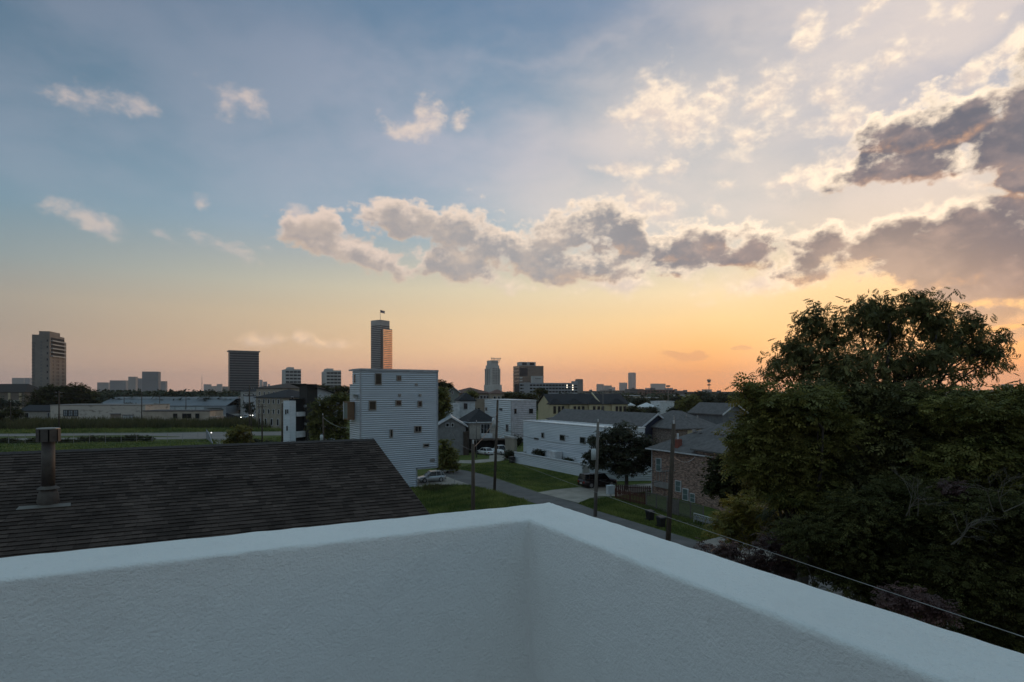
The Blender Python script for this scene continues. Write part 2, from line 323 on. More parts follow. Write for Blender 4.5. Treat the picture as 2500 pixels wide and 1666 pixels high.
def brickmat(name, c1, c2, mortar, scale=1.0, bw=.22, bh=.075, ms=.012):
    if name in _mats: return _mats[name]
    m = bpy.data.materials.new(name); m.use_nodes = True; t = m.node_tree; b = t.nodes['Principled BSDF']; _mats[name] = m
    c = t.nodes.new('ShaderNodeTexCoord'); sp = t.nodes.new('ShaderNodeSeparateXYZ'); t.links.new(c.outputs['Object'], sp.inputs[0])
    ad = t.nodes.new('ShaderNodeMath'); ad.operation = 'ADD'; t.links.new(sp.outputs[0], ad.inputs[0]); t.links.new(sp.outputs[1], ad.inputs[1])
    cb = t.nodes.new('ShaderNodeCombineXYZ'); t.links.new(ad.outputs[0], cb.inputs[0]); t.links.new(sp.outputs[2], cb.inputs[1])
    k = t.nodes.new('ShaderNodeTexBrick'); k.inputs['Scale'].default_value = scale; k.inputs['Brick Width'].default_value = bw; k.inputs['Row Height'].default_value = bh; k.inputs['Mortar Size'].default_value = ms
    k.inputs['Color1'].default_value = (*c1, 1); k.inputs['Color2'].default_value = (*c2, 1); k.inputs['Mortar'].default_value = (*mortar, 1); k.inputs['Bias'].default_value = -.1
    t.links.new(cb.outputs[0], k.inputs['Vector'])
    mp = t.nodes.new('ShaderNodeMapping'); mp.inputs['Scale'].default_value = (2.2, 6.5, 1); t.links.new(cb.outputs[0], mp.inputs[0])
    nn = t.nodes.new('ShaderNodeTexNoise'); nn.inputs['Scale'].default_value = 1.0; nn.inputs['Detail'].default_value = 5; t.links.new(mp.outputs[0], nn.inputs['Vector'])
    mr = t.nodes.new('ShaderNodeMapRange'); mr.inputs[1].default_value = .38; mr.inputs[2].default_value = .62; mr.inputs[3].default_value = .55; mr.inputs[4].default_value = 1.5; t.links.new(nn.outputs[0], mr.inputs[0])
    sc_ = t.nodes.new('ShaderNodeVectorMath'); sc_.operation = 'SCALE'; t.links.new(k.outputs[0], sc_.inputs[0]); t.links.new(mr.outputs[0], sc_.inputs['Scale']); t.links.new(sc_.outputs[0], b.inputs['Base Color']); b.inputs['Roughness'].default_value = .9
    return m
def emat(name, col, s):
    m = bpy.data.materials.new(name); m.use_nodes = True; b = m.node_tree.nodes['Principled BSDF']
    b.inputs['Base Color'].default_value = (*col, 1); b.inputs['Emission Color'].default_value = (*col, 1); b.inputs['Emission Strength'].default_value = s
    return m
GLASS = mat('window_glass', (.012, .014, .018), .12, spec=.5, scale=.3)
GLASSG = mat('greenish_blind_glass', (.10, .15, .15), .3, spec=.5, scale=.6)
WTRIM = mat('white_trim', (.55, .57, .60), .6)
STEEL = mat('galvanised_siding', (.46, .52, .58), .45, .3, col2=(.40, .45, .51), scale=.8, stretch=(.3, .3, 2), spec=.5)
STEELT = mat('galvanised_trim', (.36, .40, .45), .5, .3)
WSID = mat('white_corrugated_siding', (.60, .66, .72), .45, .2, col2=(.50, .57, .63), scale=.6, stretch=(.3, .3, 2), spec=.5)
DFRAME = mat('grey_window_frame', (.22, .22, .22), .6)
ASPH = mat('asphalt_shingles', (.034, .031, .032), .92, col2=(.019, .018, .020), scale=3, bump=.4, bscale=9)
ASPH2 = mat('grey_roof_shingles', (.125, .118, .118), .92, col2=(.080, .075, .076), scale=1.6, bump=.4, bscale=7)
ASPHB = mat('black_roof_shingles', (.020, .021, .025), .9, col2=(.012, .013, .016), scale=2, bump=.3, bscale=6)
BEIGE = mat('beige_stucco', (.30, .27, .22), .9, scale=.6)
CREAM = mat('cream_lap_siding', (.46, .40, .26), .85, scale=.5, col2=(.40, .35, .23))
WOOD = mat('weathered_pole_wood', (.085, .066, .052), .95, col2=(.045, .035, .028), scale=3, stretch=(4, 4, .4), bump=.5, bscale=12)
WOODG = mat('grey_pole_wood', (.16, .15, .135), .95, col2=(.10, .09, .085), scale=3, stretch=(4, 4, .4))
BARK = mat('bark', (.055, .047, .04), .95, col2=(.03, .026, .022), scale=6, stretch=(2, 2, .6), bump=.6, bscale=14)
CONC = mat('concrete', (.36, .34, .32), .9, col2=(.27, .26, .25), scale=.5, bump=.1)
BLACKM = mat('black_plastic', (.012, .013, .015), .5)
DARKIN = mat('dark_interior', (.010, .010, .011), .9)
TRANSF = mat('transformer_paint', (.50, .55, .58), .45)
WIREM = mat('cable_black', (.03, .03, .032), .6)
WIREL = mat('cable_grey', (.34, .35, .36), .6)
METALG = mat('galvanised_metal', (.33, .33, .33), .5, .5)

def window(fr, par, face, u0, v0, u1, v1, frame=None, glass=None, fw=.09, mull=0, d=.07, rail=0):
    """one window read off the photo: frame, with its pane as a sub-part"""
    um, vm = (u0 + u1) / 2, (v0 + v1) / 2
    a0, a1 = sorted((fr.hit(face, u0, vm)[0], fr.hit(face, u1, vm)[0])); z1 = fr.hit(face, um, v0)[1]; z0 = fr.hit(face, um, v1)[1]
    return winbox(fr, par, face, a0, a1, z0, z1, frame, glass, fw, mull, d, rail)
def winbox(fr, par, face, a0, a1, z0, z1, frame=None, glass=None, fw=.09, mull=0, d=.07, rail=0):
    d = max(d, .15)
    W, D = (fr.W, fr.D) if fr else (0, 0); m = MB(); k = dict(W=W, D=D)
    m.fbox(face, a0, a1, z1 - fw, z1, .003, d, **k).fbox(face, a0, a1, z0, z0 + fw, .003, d, **k)
    m.fbox(face, a0, a0 + fw, z0 + fw, z1 - fw, .003, d, **k).fbox(face, a1 - fw, a1, z0 + fw, z1 - fw, .003, d, **k)
    for i in range(mull):
        c = a0 + (a1 - a0) * (i + 1) / (mull + 1); m.fbox(face, c - fw * .35, c + fw * .35, z0 + fw, z1 - fw, .003, d * .9, **k)
    for i in range(rail):
        c = z0 + (z1 - z0) * (i + 1) / (rail + 1); m.fbox(face, a0 + fw, a1 - fw, c - fw * .3, c + fw * .3, .003, d * .85, **k)
    w_ = m.build('window', frame or DFRAME, par)
    MB().fbox(face, a0 + fw, a1 - fw, z0 + fw, z1 - fw, .002, d - .025, **k).build('pane', glass or GLASS, w_)
    return w_

# ------------------------------------------------------------------ ground, lawns and streets
gm = bpy.data.materials.new('ground'); gm.use_nodes = True; t = gm.node_tree; b = t.nodes['Principled BSDF']; b.inputs['Roughness'].default_value = .95; b.inputs['Specular IOR Level'].default_value = .1
c = t.nodes.new('ShaderNodeTexCoord')
def gnoise(s, d=6, r=.6):
    n = t.nodes.new('ShaderNodeTexNoise'); n.inputs['Scale'].default_value = s; n.inputs['Detail'].default_value = d; n.inputs['Roughness'].default_value = r; t.links.new(c.outputs['Object'], n.inputs['Vector']); return n.outputs[0]
def gmix(f, a, bb, lo=.4, hi=.6):
    r = t.nodes.new('ShaderNodeMapRange'); r.inputs[1].default_value = lo; r.inputs[2].default_value = hi; t.links.new(f, r.inputs[0])
    x = t.nodes.new('ShaderNodeMix'); x.data_type = 'RGBA'; t.links.new(r.outputs[0], x.inputs[0])
    for i, q in ((6, a), (7, bb)):
        if isinstance(q, tuple): x.inputs[i].default_value = (*q, 1)
        else: t.links.new(q, x.inputs[i])
    return x.outputs[2]
g1 = gmix(gnoise(.35), (.070, .098, .024), (.115, .125, .040)); g1 = gmix(gnoise(4, 4), g1, (.048, .070, .016), .35, .7); g1 = gmix(gnoise(.09, 3), g1, (.085, .078, .040), .55, .75)
t.links.new(g1, b.inputs['Base Color'])
bp = t.nodes.new('ShaderNodeBump'); bp.inputs['Strength'].default_value = .8; bp.inputs['Distance'].default_value = .1; t.links.new(gnoise(9, 5), bp.inputs['Height']); t.links.new(bp.outputs[0], b.inputs['Normal'])
tag(MB().poly([(-11000, -200, 0), (11000, -200, 0), (11000, 11000, 0), (-11000, 11000, 0)]).build('ground', gm), kind='structure')
ROADM = mat('asphalt_road', (.150, .142, .138), .95, col2=(.105, .100, .098), scale=.5, bump=.2, bscale=14, spec=.08, detail=9)
DRIVEM = mat('concrete_drive', (.33, .30, .265), .95, col2=(.23, .21, .185), scale=.45, bump=.15, spec=.1, detail=9)
PALEM = mat('pale_street', (.20, .18, .165), .9, col2=(.15, .138, .13), scale=.2)
def flat(name, pts, z, m, label=None):
    return tag(MB().poly([(*(G(*p) if p[1] > 900 else p), z) for p in pts]).build(name, m), kind='structure')
def flatw(name, pts, z, m): return tag(MB().poly([(p[0], p[1], z) for p in pts]).build(name, m), kind='structure')
d1 = (math.sin(R(62.4)), math.cos(R(62.4))); d2 = (-d1[1], d1[0])
e0 = G(1458, 1248); far = (e0[0] - d2[0] * 60, e0[1] - d2[1] * 60)
n0 = (far[0] - d1[0] * 5, far[1] - d1[1] * 5)
flatw('road', [n0, far, e0, G(1406, 1228), G(1313, 1202.6), G(1209, 1168), G(1156, 1152), G(1108, 1146), G(1080, 1143), G(1050, 1150), G(1058, 1160), G(1110, 1172), G(1153, 1185), G(1209, 1201), G(1287, 1223)], .02, ROADM)
flatw('driveway', [G(1313, 1203.5), G(1350, 1197), G(1400, 1192), G(1430, 1190), G(1500, 1188), G(1600, 1180), G(1600, 1196), G(1510, 1212), G(1462, 1213), G(1440, 1217), G(1412, 1229)], .04, DRIVEM)
flatw('garage_drive', [G(1105, 1131), G(1110, 1125), G(1160, 1124), G(1194, 1121), G(1196, 1106), G(1238, 1106), G(1240, 1114), G(1230, 1124), G(1215, 1128), G(1150, 1132)], .03, DRIVEM)
flatw('carport_drive', [G(1010, 1200), G(1010, 1165), G(1080, 1160), G(1110, 1172), G(1150, 1184.5), G(1075, 1186), G(1050, 1198)], .03, DRIVEM)
flatw('side_drive', [G(1712, 1323), G(1770, 1308), G(1900, 1338), G(1890, 1400), G(1770, 1350)], .03, DRIVEM)
sw = [(1440, 1216), (1471, 1219), (1575, 1245), (1753, 1301), (1850, 1330)]
flatw('path', [G(u, v - 3) for u, v in sw] + [G(u + 3, v + 3) for u, v in reversed(sw)], .03, mat('old_path', (.13, .12, .10), .95))
flatw('street', [G(-300, 1062), G(380, 1058), G(540, 1055), G(760, 1054), G(760, 1063), G(620, 1064), G(575, 1068), G(555, 1086), G(530, 1086), G(520, 1072), G(430, 1072), G(440, 1066.5), G(300, 1063), G(-300, 1069)], .03, PALEM)
flatw('back_street', [G(-300, 1073), G(435, 1068), G(520, 1068.5), G(520, 1072), G(380, 1073.5), G(-300, 1079)], .04, PALEM)
flatw('far_street', [G(545, 1030), G(500, 1022), G(540, 1005), G(575, 999), G(600, 999), G(625, 1010), G(632, 1022), G(600, 1032)], .03, PALEM)

rng = np.random.default_rng(7)
GRASSM = leafmat('grass_blades', (.050, .082, .018), (.20, .225, .060), .8, .25)
WEEDM = leafmat('weed_stems', (.042, .048, .016), (.115, .105, .040), .8, .2)
def blades(name, poly_pts, n, h, wd, m, seed=1, lean=.35, tmax=1.0):
    r = np.random.default_rng(seed); P = np.array(poly_pts); lo, hi = P.min(0), P.max(0); pts = np.empty((0, 2))
    while len(pts) < n:
        q = r.uniform(lo, hi, (n * 2, 2)); ins = np.zeros(len(q), bool); j = len(P) - 1
        for i in range(len(P)):
            c1 = (P[i, 1] > q[:, 1]) != (P[j, 1] > q[:, 1])
            with np.errstate(divide='ignore', invalid='ignore'):
                ins ^= c1 & (q[:, 0] < (P[j, 0] - P[i, 0]) * (q[:, 1] - P[i, 1]) / (P[j, 1] - P[i, 1] + 1e-12) + P[i, 0])
            j = i
        pts = np.vstack([pts, q[ins]])
    pts = pts[:n]
    cl = np.sin(pts[:, 0] * .9 + 3 * np.sin(pts[:, 1] * .31)) * np.sin(pts[:, 1] * .7 + 2 * np.sin(pts[:, 0] * .43))
    hh = h * r.uniform(.45, 1.1, n) * (1 + .35 * cl); a = r.uniform(0, 2 * math.pi, n)
    wv = np.stack([np.cos(a), np.sin(a)], 1) * (wd * r.uniform(.6, 1.3, n))[:, None]
    ln = r.normal(0, lean, (n, 2)) * hh[:, None]; V = np.zeros((n, 4, 3))
    V[:, 0, :2] = pts - wv; V[:, 1, :2] = pts + wv; V[:, 2, :2] = pts + ln + wv * .35; V[:, 3, :2] = pts + ln - wv * .35; V[:, 2:, 2] = hh[:, None]
    tint = np.clip(.42 + .38 * cl + .2 * np.sin(pts[:, 0] * .23 + 2 * np.sin(pts[:, 1] * .19)) + r.normal(0, .2, n), 0, tmax)
    return tag(npmesh(name, V.reshape(-1, 3), np.arange(n * 4).reshape(-1, 4), m, tint=np.repeat(tint, 4)), kind='stuff')
blades('lawn_grass', [G(*p) for p in [(975, 1196), (1075, 1186), (1148, 1186), (1207, 1202), (1286, 1224), (1290, 1300), (975, 1300)]], 30000, .34, .035, GRASSM, 1)
blades('lawn_grass', [G(*p) for p in [(1112, 1144), (1160, 1133), (1230, 1126), (1258, 1132), (1420, 1168), (1418, 1188), (1350, 1195), (1313, 1201), (1209, 1166)]], 26000, .16, .03, GRASSM, 2)
blades('verge_grass', [G(*p) for p in [(1412, 1231), (1442, 1219), (1500, 1216), (1575, 1234), (1780, 1290), (1790, 1306), (1712, 1321), (1621, 1296), (1458, 1247)]], 26000, .24, .03, GRASSM, 3)
blades('tall_weeds', [G(*p) for p in [(-60, 1050), (350, 1047.5), (740, 1046), (740, 1036), (350, 1036), (-60, 1038)]], 26000, 2.7, .10, WEEDM, 4, .14, .7)
blades('dry_grass', [G(*p) for p in [(-60, 1060), (380, 1057), (740, 1053), (740, 1047), (350, 1048), (-60, 1052)]], 9000, .7, .08, GRASSM, 5)
blades('field_grass', [G(*p) for p in [(-60, 1130), (560, 1100), (740, 1085), (740, 1066), (560, 1074), (-60, 1084)]], 16000, .35, .06, GRASSM, 6)
blades('driveway_weeds', [G(*p) for p in [(1030, 1202), (1036, 1193), (1100, 1188), (1108, 1190), (1060, 1202)]], 900, .6, .03, WEEDM, 8, .3, .6)

# ------------------------------------------------------------------ foliage
def spray(nl=9, lw=.16, ll=.34):
    vs = []
    for i in range(nl):
        t_ = .2 + .8 * i / max(nl - 1, 1); sd = (1 if i % 2 else -1) if i < nl - 1 else 0
        ang = sd * R(58); dx, dy = math.cos(ang), math.sin(ang); L = ll * (.75 + .5 * math.sin(math.pi * (i + .7) / nl)); bx = t_
        dz = -.45 * L; px, py = -dy, dx; wv = lw * L
        vs += [(bx, 0, -.25 * t_ * t_), (bx + dx * L * .5 + px * wv, dy * L * .5 + py * wv, -.25 * t_ * t_ + dz * .3), (bx + dx * L, dy * L, -.25 * t_ * t_ + dz), (bx + dx * L * .5 - px * wv, dy * L * .5 - py * wv, -.25 * t_ * t_ + dz * .3)]
    return np.array(vs)
def rots(r, n, pitch=(-.6, .5)):
    a = r.uniform(0, 2 * math.pi, n); p = r.uniform(*pitch, n); q = r.normal(0, .6, n)
    ca, sa, cp, sp, cq, sq = np.cos(a), np.sin(a), np.cos(p), np.sin(p), np.cos(q), np.sin(q)
    Rz = np.zeros((n, 3, 3)); Rz[:, 0, 0] = ca; Rz[:, 0, 1] = -sa; Rz[:, 1, 0] = sa; Rz[:, 1, 1] = ca; Rz[:, 2, 2] = 1
    Ry = np.zeros((n, 3, 3)); Ry[:, 0, 0] = cp; Ry[:, 0, 2] = sp; Ry[:, 1, 1] = 1; Ry[:, 2, 0] = -sp; Ry[:, 2, 2] = cp
    Rx = np.zeros((n, 3, 3)); Rx[:, 0, 0] = 1; Rx[:, 1, 1] = cq; Rx[:, 1, 2] = -sq; Rx[:, 2, 1] = sq; Rx[:, 2, 2] = cq
    return Rz @ Ry @ Rx
def leaves(name, pts, tint, size, m, parent, r, tpl, pitch=(-.6, .5)):
    n = len(pts); T = tpl; S = size * r.uniform(.65, 1.25, n)
    V = np.einsum('nij,kj->nki', rots(r, n, pitch), T) * S[:, None, None] + pts[:, None, :]
    k = len(T); return npmesh(name, V.reshape(-1, 3), np.arange(n * k).reshape(-1, 4), m, parent, np.repeat(tint, k))
PEC = spray(9, .24, .34); ELM = spray(7, .27, .34); CLU = spray(5, .34, .55); TUF = spray(3, .42, .9)
def tree(name, label, cat, base, lobes, twigs, per, twr, size, m, tpl=ELM, seed=0, group=None, tr=.2, fork=.45, shell=.5, limbs=True, tb=.4, ground=0.0, pitch=(-.6, .5), extra=2, zf_=.62):
    """lobes: (x, y, z, rx, ry, rz) world; leaves are grown on twigs set through the lobes, the limbs reach into every lobe"""
    r = np.random.default_rng(seed + 100); bx, by = base; root = thing(name, label, cat, (bx, by, ground), 0, group)
    L = np.array([(l[0] - bx, l[1] - by, l[2] - ground, *l[3:6]) for l in lobes]); wts = (L[:, 3] * L[:, 4] * L[:, 5]) ** .72; wts /= wts.sum()
    idx = r.choice(len(L), twigs, p=wts); d = r.normal(size=(twigs, 3)); d /= np.linalg.norm(d, axis=1)[:, None]
    rad = r.uniform(0, 1, twigs) ** shell; tw = L[idx, :3] + d * L[idx, 3:6] * rad[:, None]
    dens = r.uniform(.25, 1.6, twigs); cnt = np.maximum(1, (per * dens).astype(int)); ii = np.repeat(np.arange(twigs), cnt)
    pts = tw[ii] + np.clip(r.normal(0, 1, (len(ii), 3)), -1.6, 1.6) * (twr * r.uniform(.5, 1.3, twigs))[ii][:, None] * np.array([1, 1, zf_])
    tt = np.clip(tb + r.normal(0, .22, twigs)[ii] + r.normal(0, .14, len(ii)), 0, 1)
    keep = pts[:, 2] > .05; leaves('crown', pts[keep], tt[keep], size, m, root, r, tpl, pitch)
    if limbs:
        mb = MB(); zt = L[:, 2].max(); zf = max(.3, min(fork * zt, (L[:, 2] - L[:, 5]).min() + .6)) if fork < 1 else fork
        c = Vector((0, 0, zf)); j = lambda s: Vector(r.normal(0, s, 3))
        mb.tube([(0, 0, -.1), Vector((0, 0, zf * .5)) + j(.04), c], [tr * 1.25, tr, tr * .85], 9)
        for l in L:
            e = Vector(l[:3]); ln = (e - c).length; mid = c.lerp(e, .5) + Vector((0, 0, .12 * ln)) + j(.04 * ln)
            q1 = c.lerp(mid, .5) + j(.03 * ln); rr = tr * .5 * min(1.2, .5 + max(l[3:6]) / 3)
            mb.tube([c, q1, mid, mid.lerp(e, .5) + j(.05 * ln), e], [rr, rr * .8, rr * .6, rr * .42, rr * .25], 6)
            for k in range(extra + int(max(l[3:6]) * 2)):
                o_ = Vector(r.normal(size=3)).normalized(); e2 = e + Vector((o_.x * l[3], o_.y * l[4], o_.z * l[5])) * .85; s0 = mid.lerp(e, r.uniform(.2, 1)); dd = e2 - s0
                mb.tube([s0, s0 + dd * .5 + j(.06 * dd.length + .01), e2], [rr * .3, rr * .2, rr * .07], 4, False)
        mb.build('trunk', BARK, root, True)
    return root
LV_PEC = leafmat('pecan_leaves', (.050, .055, .020), (.22, .205, .075), .65, .35)
LV_ELM = leafmat('elm_leaves', (.055, .066, .018), (.25, .235, .065), .65, .35)
LV_DARK = leafmat('dark_evergreen_leaves', (.020, .024, .009), (.100, .098, .034), .7, .25)
LV_YEL = leafmat('yellowing_leaves', (.09, .09, .018), (.30, .24, .05), .6, .35)
LV_FAR = leafmat('distant_leaves', (.020, .027, .013), (.055, .060, .026), .7, .2)
LV_RED = leafmat('reddish_leaves', (.045, .028, .028), (.12, .065, .06), .6, .2)
LV_OAK = leafmat('oak_leaves', (.022, .028, .014), (.060, .062, .032), .6, .25)
def LB(items, Y):
    """lobes read off the photo: (u, v, radius in px [, radius v [, extra depth]])"""
    out = []
    for it in items:
        u, v, ru = it[:3]; rv = it[3] if len(it) > 3 else ru * .8; y = Y + (it[4] if len(it) > 4 else 0)
        out.append((XU(u, y), y, ZT(v, y), ru / F * y, ru / F * y * .9, rv / F * y))
    return out

# ------------------------------------------------------------------ our roof terrace: stucco parapet, swept profile round the corner
def blur(a, k):
    for ax in (0, 1):
        for _ in range(2):
            a = sum(np.roll(a, i, ax) for i in range(-k, k + 1)) / (2 * k + 1)
    return a / a.std()
TOP, TH = 12.55, .225
Cx, Cy = .059, 2.106
prof = [(0, -z) for z in np.linspace(1.2, .016, 74)]
prof += [(.013 - .013 * math.cos(a), -.013 + .013 * math.sin(a)) for a in np.linspace(.15, 1.45, 8)]
prof += [(o, .004 * (o / TH)) for o in np.linspace(.018, TH - .022, 15)]
prof += [(TH - .015 + .015 * math.sin(a), -.011 + .015 * math.cos(a)) for a in np.linspace(.1, 1.5, 7)]
prof += [(TH, -z) for z in np.linspace(.025, .25, 12)] + [(TH, -1.2), (TH, -TOP)]
prof = np.array(prof); S = np.concatenate([-(np.linspace(1, 0, 380) ** 1.25 * 6), (np.linspace(0, 1, 380)[1:] ** 1.25 * 6)])
nv, npf = len(S), len(prof); o, z = prof[:, 0], prof[:, 1]
disp = blur(rng.normal(size=(nv, npf)), 1) * .0005 + blur(rng.normal(size=(nv, npf)), 3) * .0003; disp[:, -2:] = 0
tn = np.gradient(prof, axis=0); tn /= np.linalg.norm(tn, axis=1)[:, None]; nr = np.stack([-tn[:, 1], tn[:, 0]], 1)    # towards the room side / up
oo = o[None] + nr[None, :, 0] * disp; zz = z[None] + nr[None, :, 1] * disp; SS = np.abs(S)[:, None]
rt = (S > 0)[:, None]                              # right wall runs along -d2, left wall along -d1
d1v, d2v = np.array(d1), np.array(d2)
c1 = np.where(rt, oo, oo - SS); c2 = np.where(rt, oo - SS, oo)
V = np.stack([Cx + c1 * d1[0] + c2 * d2[0], Cy + c1 * d1[1] + c2 * d2[1], TOP + zz], 2)
i, j = np.meshgrid(np.arange(nv - 1), np.arange(npf - 1), indexing='ij'); q = (i * npf + j).ravel()
Q = np.stack([q, q + 1, q + npf + 1, q + npf], 1)
STUC = bpy.data.materials.new('white_stucco'); STUC.use_nodes = True; t = STUC.node_tree; b = t.nodes['Principled BSDF']
b.inputs['Roughness'].default_value = .88; b.inputs['Specular IOR Level'].default_value = .25
c = t.nodes.new('ShaderNodeTexCoord')
def sn(s, d, r=.6):
    n = t.nodes.new('ShaderNodeTexNoise'); n.inputs['Scale'].default_value = s; n.inputs['Detail'].default_value = d; n.inputs['Roughness'].default_value = r; t.links.new(c.outputs['Object'], n.inputs['Vector']); return n.outputs[0]
x = t.nodes.new('ShaderNodeMix'); x.data_type = 'RGBA'; x.inputs[6].default_value = (.71, .74, .735, 1); x.inputs[7].default_value = (.80, .83, .825, 1)
r_ = t.nodes.new('ShaderNodeMapRange'); r_.inputs[1].default_value = .35; r_.inputs[2].default_value = .65; t.links.new(sn(1.6, 8, .7), r_.inputs[0]); t.links.new(r_.outputs[0], x.inputs[0]); 
sp_ = t.nodes.new('ShaderNodeMapRange'); sp_.inputs[1].default_value = .66; sp_.inputs[2].default_value = .74; sp_.inputs[3].default_value = 1.0; sp_.inputs[4].default_value = .93; t.links.new(sn(26, 2), sp_.inputs[0])
st2 = t.nodes.new('ShaderNodeMapRange'); st2.inputs[1].default_value = .50; st2.inputs[2].default_value = .78; st2.inputs[3].default_value = 1.0; st2.inputs[4].default_value = .86; t.links.new(sn(3.2, 9, .75), st2.inputs[0])
pm = t.nodes.new('ShaderNodeMath'); pm.operation = 'MULTIPLY'; t.links.new(sp_.outputs[0], pm.inputs[0]); t.links.new(st2.outputs[0], pm.inputs[1])
vs_ = t.nodes.new('ShaderNodeVectorMath'); vs_.operation = 'SCALE'; t.links.new(x.outputs[2], vs_.inputs[0]); t.links.new(pm.outputs[0], vs_.inputs['Scale']); t.links.new(vs_.outputs[0], b.inputs['Base Color'])
b1 = t.nodes.new('ShaderNodeBump'); b1.inputs['Strength'].default_value = 1.0; b1.inputs['Distance'].default_value = .007; t.links.new(sn(115, 5, .7), b1.inputs['Height'])
b2 = t.nodes.new('ShaderNodeBump'); b2.inputs['Strength'].default_value = .35; b2.inputs['Distance'].default_value = .008; t.links.new(sn(44, 3), b2.inputs['Height']); t.links.new(b1.outputs[0], b2.inputs['Normal']); t.links.new(b2.outputs[0], b.inputs['Normal'])
own = thing('terrace_house', 'white stucco house we stand on, its roof terrace parapet turning a corner', 'house', (Cx, Cy, 0))
V[..., 0] -= Cx; V[..., 1] -= Cy
npmesh('parapet', V.reshape(-1, 3), Q, STUC, own, smooth=True)
def dd(a, b_, z): return (a * d1[0] + b_ * d2[0], a * d1[1] + b_ * d2[1], z)
MB().slab([dd(.02, .02, 11.42), dd(-6, .02, 11.42), dd(-6, -6, 11.42), dd(.02, -6, 11.42)], .25).build('deck', mat('terrace_deck', (.26, .25, .24), .85), own)

# ------------------------------------------------------------------ neighbour's shingled roof
RZ, PIT = 11.73, math.tan(R(15.5)); RX, RY = XU(912, 15.75), 15.75
nb = thing('shingled_house', 'house next door under a dark brown shingled roof, right beyond the parapet', 'house', (RX, RY, 0), R(27.6))
# local frame: x along the ridge (negative = to the left), y negative = down the slope towards us
def shingles(name, L, run, par, flip=1, seed=3):
    r = np.random.default_rng(seed); ex = .143; cs = math.cos(math.atan(PIT)); n = int(run / cs / ex) + 1; vs = []; tt = []
    for k in range(n):
        s0, s1 = k * ex * cs, min((k + 1.06) * ex * cs, run); x_ = .0 - L - r.uniform(0, .3); base = r.normal(0, .06)
        while x_ < 0:
            wd = r.uniform(.10, .26); xa, xb = x_ + .002, min(x_ + wd - .002, 0.0); up = .004 + .005 * (r.random() < .5) + r.uniform(0, .002)
            za, zb = RZ - s0 * PIT, RZ - s1 * PIT; sl = r.normal(0, .002)
            vs.append([(xa, -s1 * flip, zb + .001), (xb, -s1 * flip, zb + .001), (xb, -s1 * flip, zb + up + .012 + sl), (xa, -s1 * flip, zb + up + .012 - sl), (xb, -s1 * flip, zb + up + .012 + sl), (xa, -s1 * flip, zb + up + .012 - sl), (xb, -s0 * flip, za + .004), (xa, -s0 * flip, za + .004)])
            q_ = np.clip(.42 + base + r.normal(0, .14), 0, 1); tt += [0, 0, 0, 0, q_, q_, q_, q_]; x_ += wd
    V = np.array(vs).reshape(-1, 3); n_ = len(vs); b_ = (np.arange(n_) * 8)[:, None]
    Q = np.concatenate([b_ + [0, 1, 2, 3], b_ + [5, 4, 6, 7]]); return npmesh(name, V, Q, SHIN, par, np.array(tt))
SHIN = bpy.data.materials.new('brown_shingles'); SHIN.use_nodes = True; t = SHIN.node_tree; b = t.nodes['Principled BSDF']; b.inputs['Roughness'].default_value = .95; b.inputs['Specular IOR Level'].default_value = .15
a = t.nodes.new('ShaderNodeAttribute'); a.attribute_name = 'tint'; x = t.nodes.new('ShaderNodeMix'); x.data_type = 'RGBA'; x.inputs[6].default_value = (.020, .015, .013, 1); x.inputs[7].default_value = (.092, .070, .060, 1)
c = t.nodes.new('ShaderNodeTexCoord'); t.links.new(a.outputs['Fac'], x.inputs[0])
n1 = t.nodes.new('ShaderNodeTexNoise'); n1.inputs['Scale'].default_value = 55; n1.inputs['Detail'].default_value = 4; t.links.new(c.outputs['Object'], n1.inputs['Vector'])
n2 = t.nodes.new('ShaderNodeTexNoise'); n2.inputs['Scale'].default_value = 1.1; n2.inputs['Detail'].default_value = 5; t.links.new(c.outputs['Object'], n2.inputs['Vector'])
mm = t.nodes.new('ShaderNodeMath'); mm.operation = 'MULTIPLY'; t.links.new(n1.outputs[0], mm.inputs[0]); t.links.new(n2.outputs[0], mm.inputs[1])
m3 = t.nodes.new('ShaderNodeMapRange'); m3.inputs[1].default_value = .1; m3.inputs[2].default_value = .42; m3.inputs[3].default_value = .55; m3.inputs[4].default_value = 1.45; t.links.new(mm.outputs[0], m3.inputs[0])
x2 = t.nodes.new('ShaderNodeVectorMath'); x2.operation = 'SCALE'; t.links.new(x.outputs[2], x2.inputs[0]); t.links.new(m3.outputs[0], x2.inputs['Scale']); t.links.new(x2.outputs[0], b.inputs['Base Color'])
bp = t.nodes.new('ShaderNodeBump'); bp.inputs['Strength'].default_value = .5; bp.inputs['Distance'].default_value = .004; t.links.new(n1.outputs[0], bp.inputs['Height']); t.links.new(bp.outputs[0], b.inputs['Normal'])
RL, RUN = 15.0, 6.0
core = MB().prism([(-.03, -RUN + .02, RZ - RUN * PIT - .02), (-.03, 0, RZ - .02), (-.03, RUN - .02, RZ - RUN * PIT - .02), (-.03, RUN - .02, RZ - RUN * PIT - .2), (-.03, -RUN + .02, RZ - RUN * PIT - .2)], (-RL, 0, 0))
rf = core.build('roof', mat('roof_deck', (.03, .026, .025), .9), nb)
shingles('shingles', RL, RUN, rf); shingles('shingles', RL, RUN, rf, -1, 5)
rc = MB(); xk = 0.0
while xk > -RL:
    rc.slab([(xk, -.13, RZ - .13 * PIT + .022), (xk, 0, RZ + .030), (xk - .16, 0, RZ + .022), (xk - .16, -.13, RZ - .13 * PIT + .014)], .012)
    rc.slab([(xk, 0, RZ + .030), (xk, .13, RZ - .13 * PIT + .022), (xk - .16, .13, RZ - .13 * PIT + .014), (xk - .16, 0, RZ + .022)], .012); xk -= .14
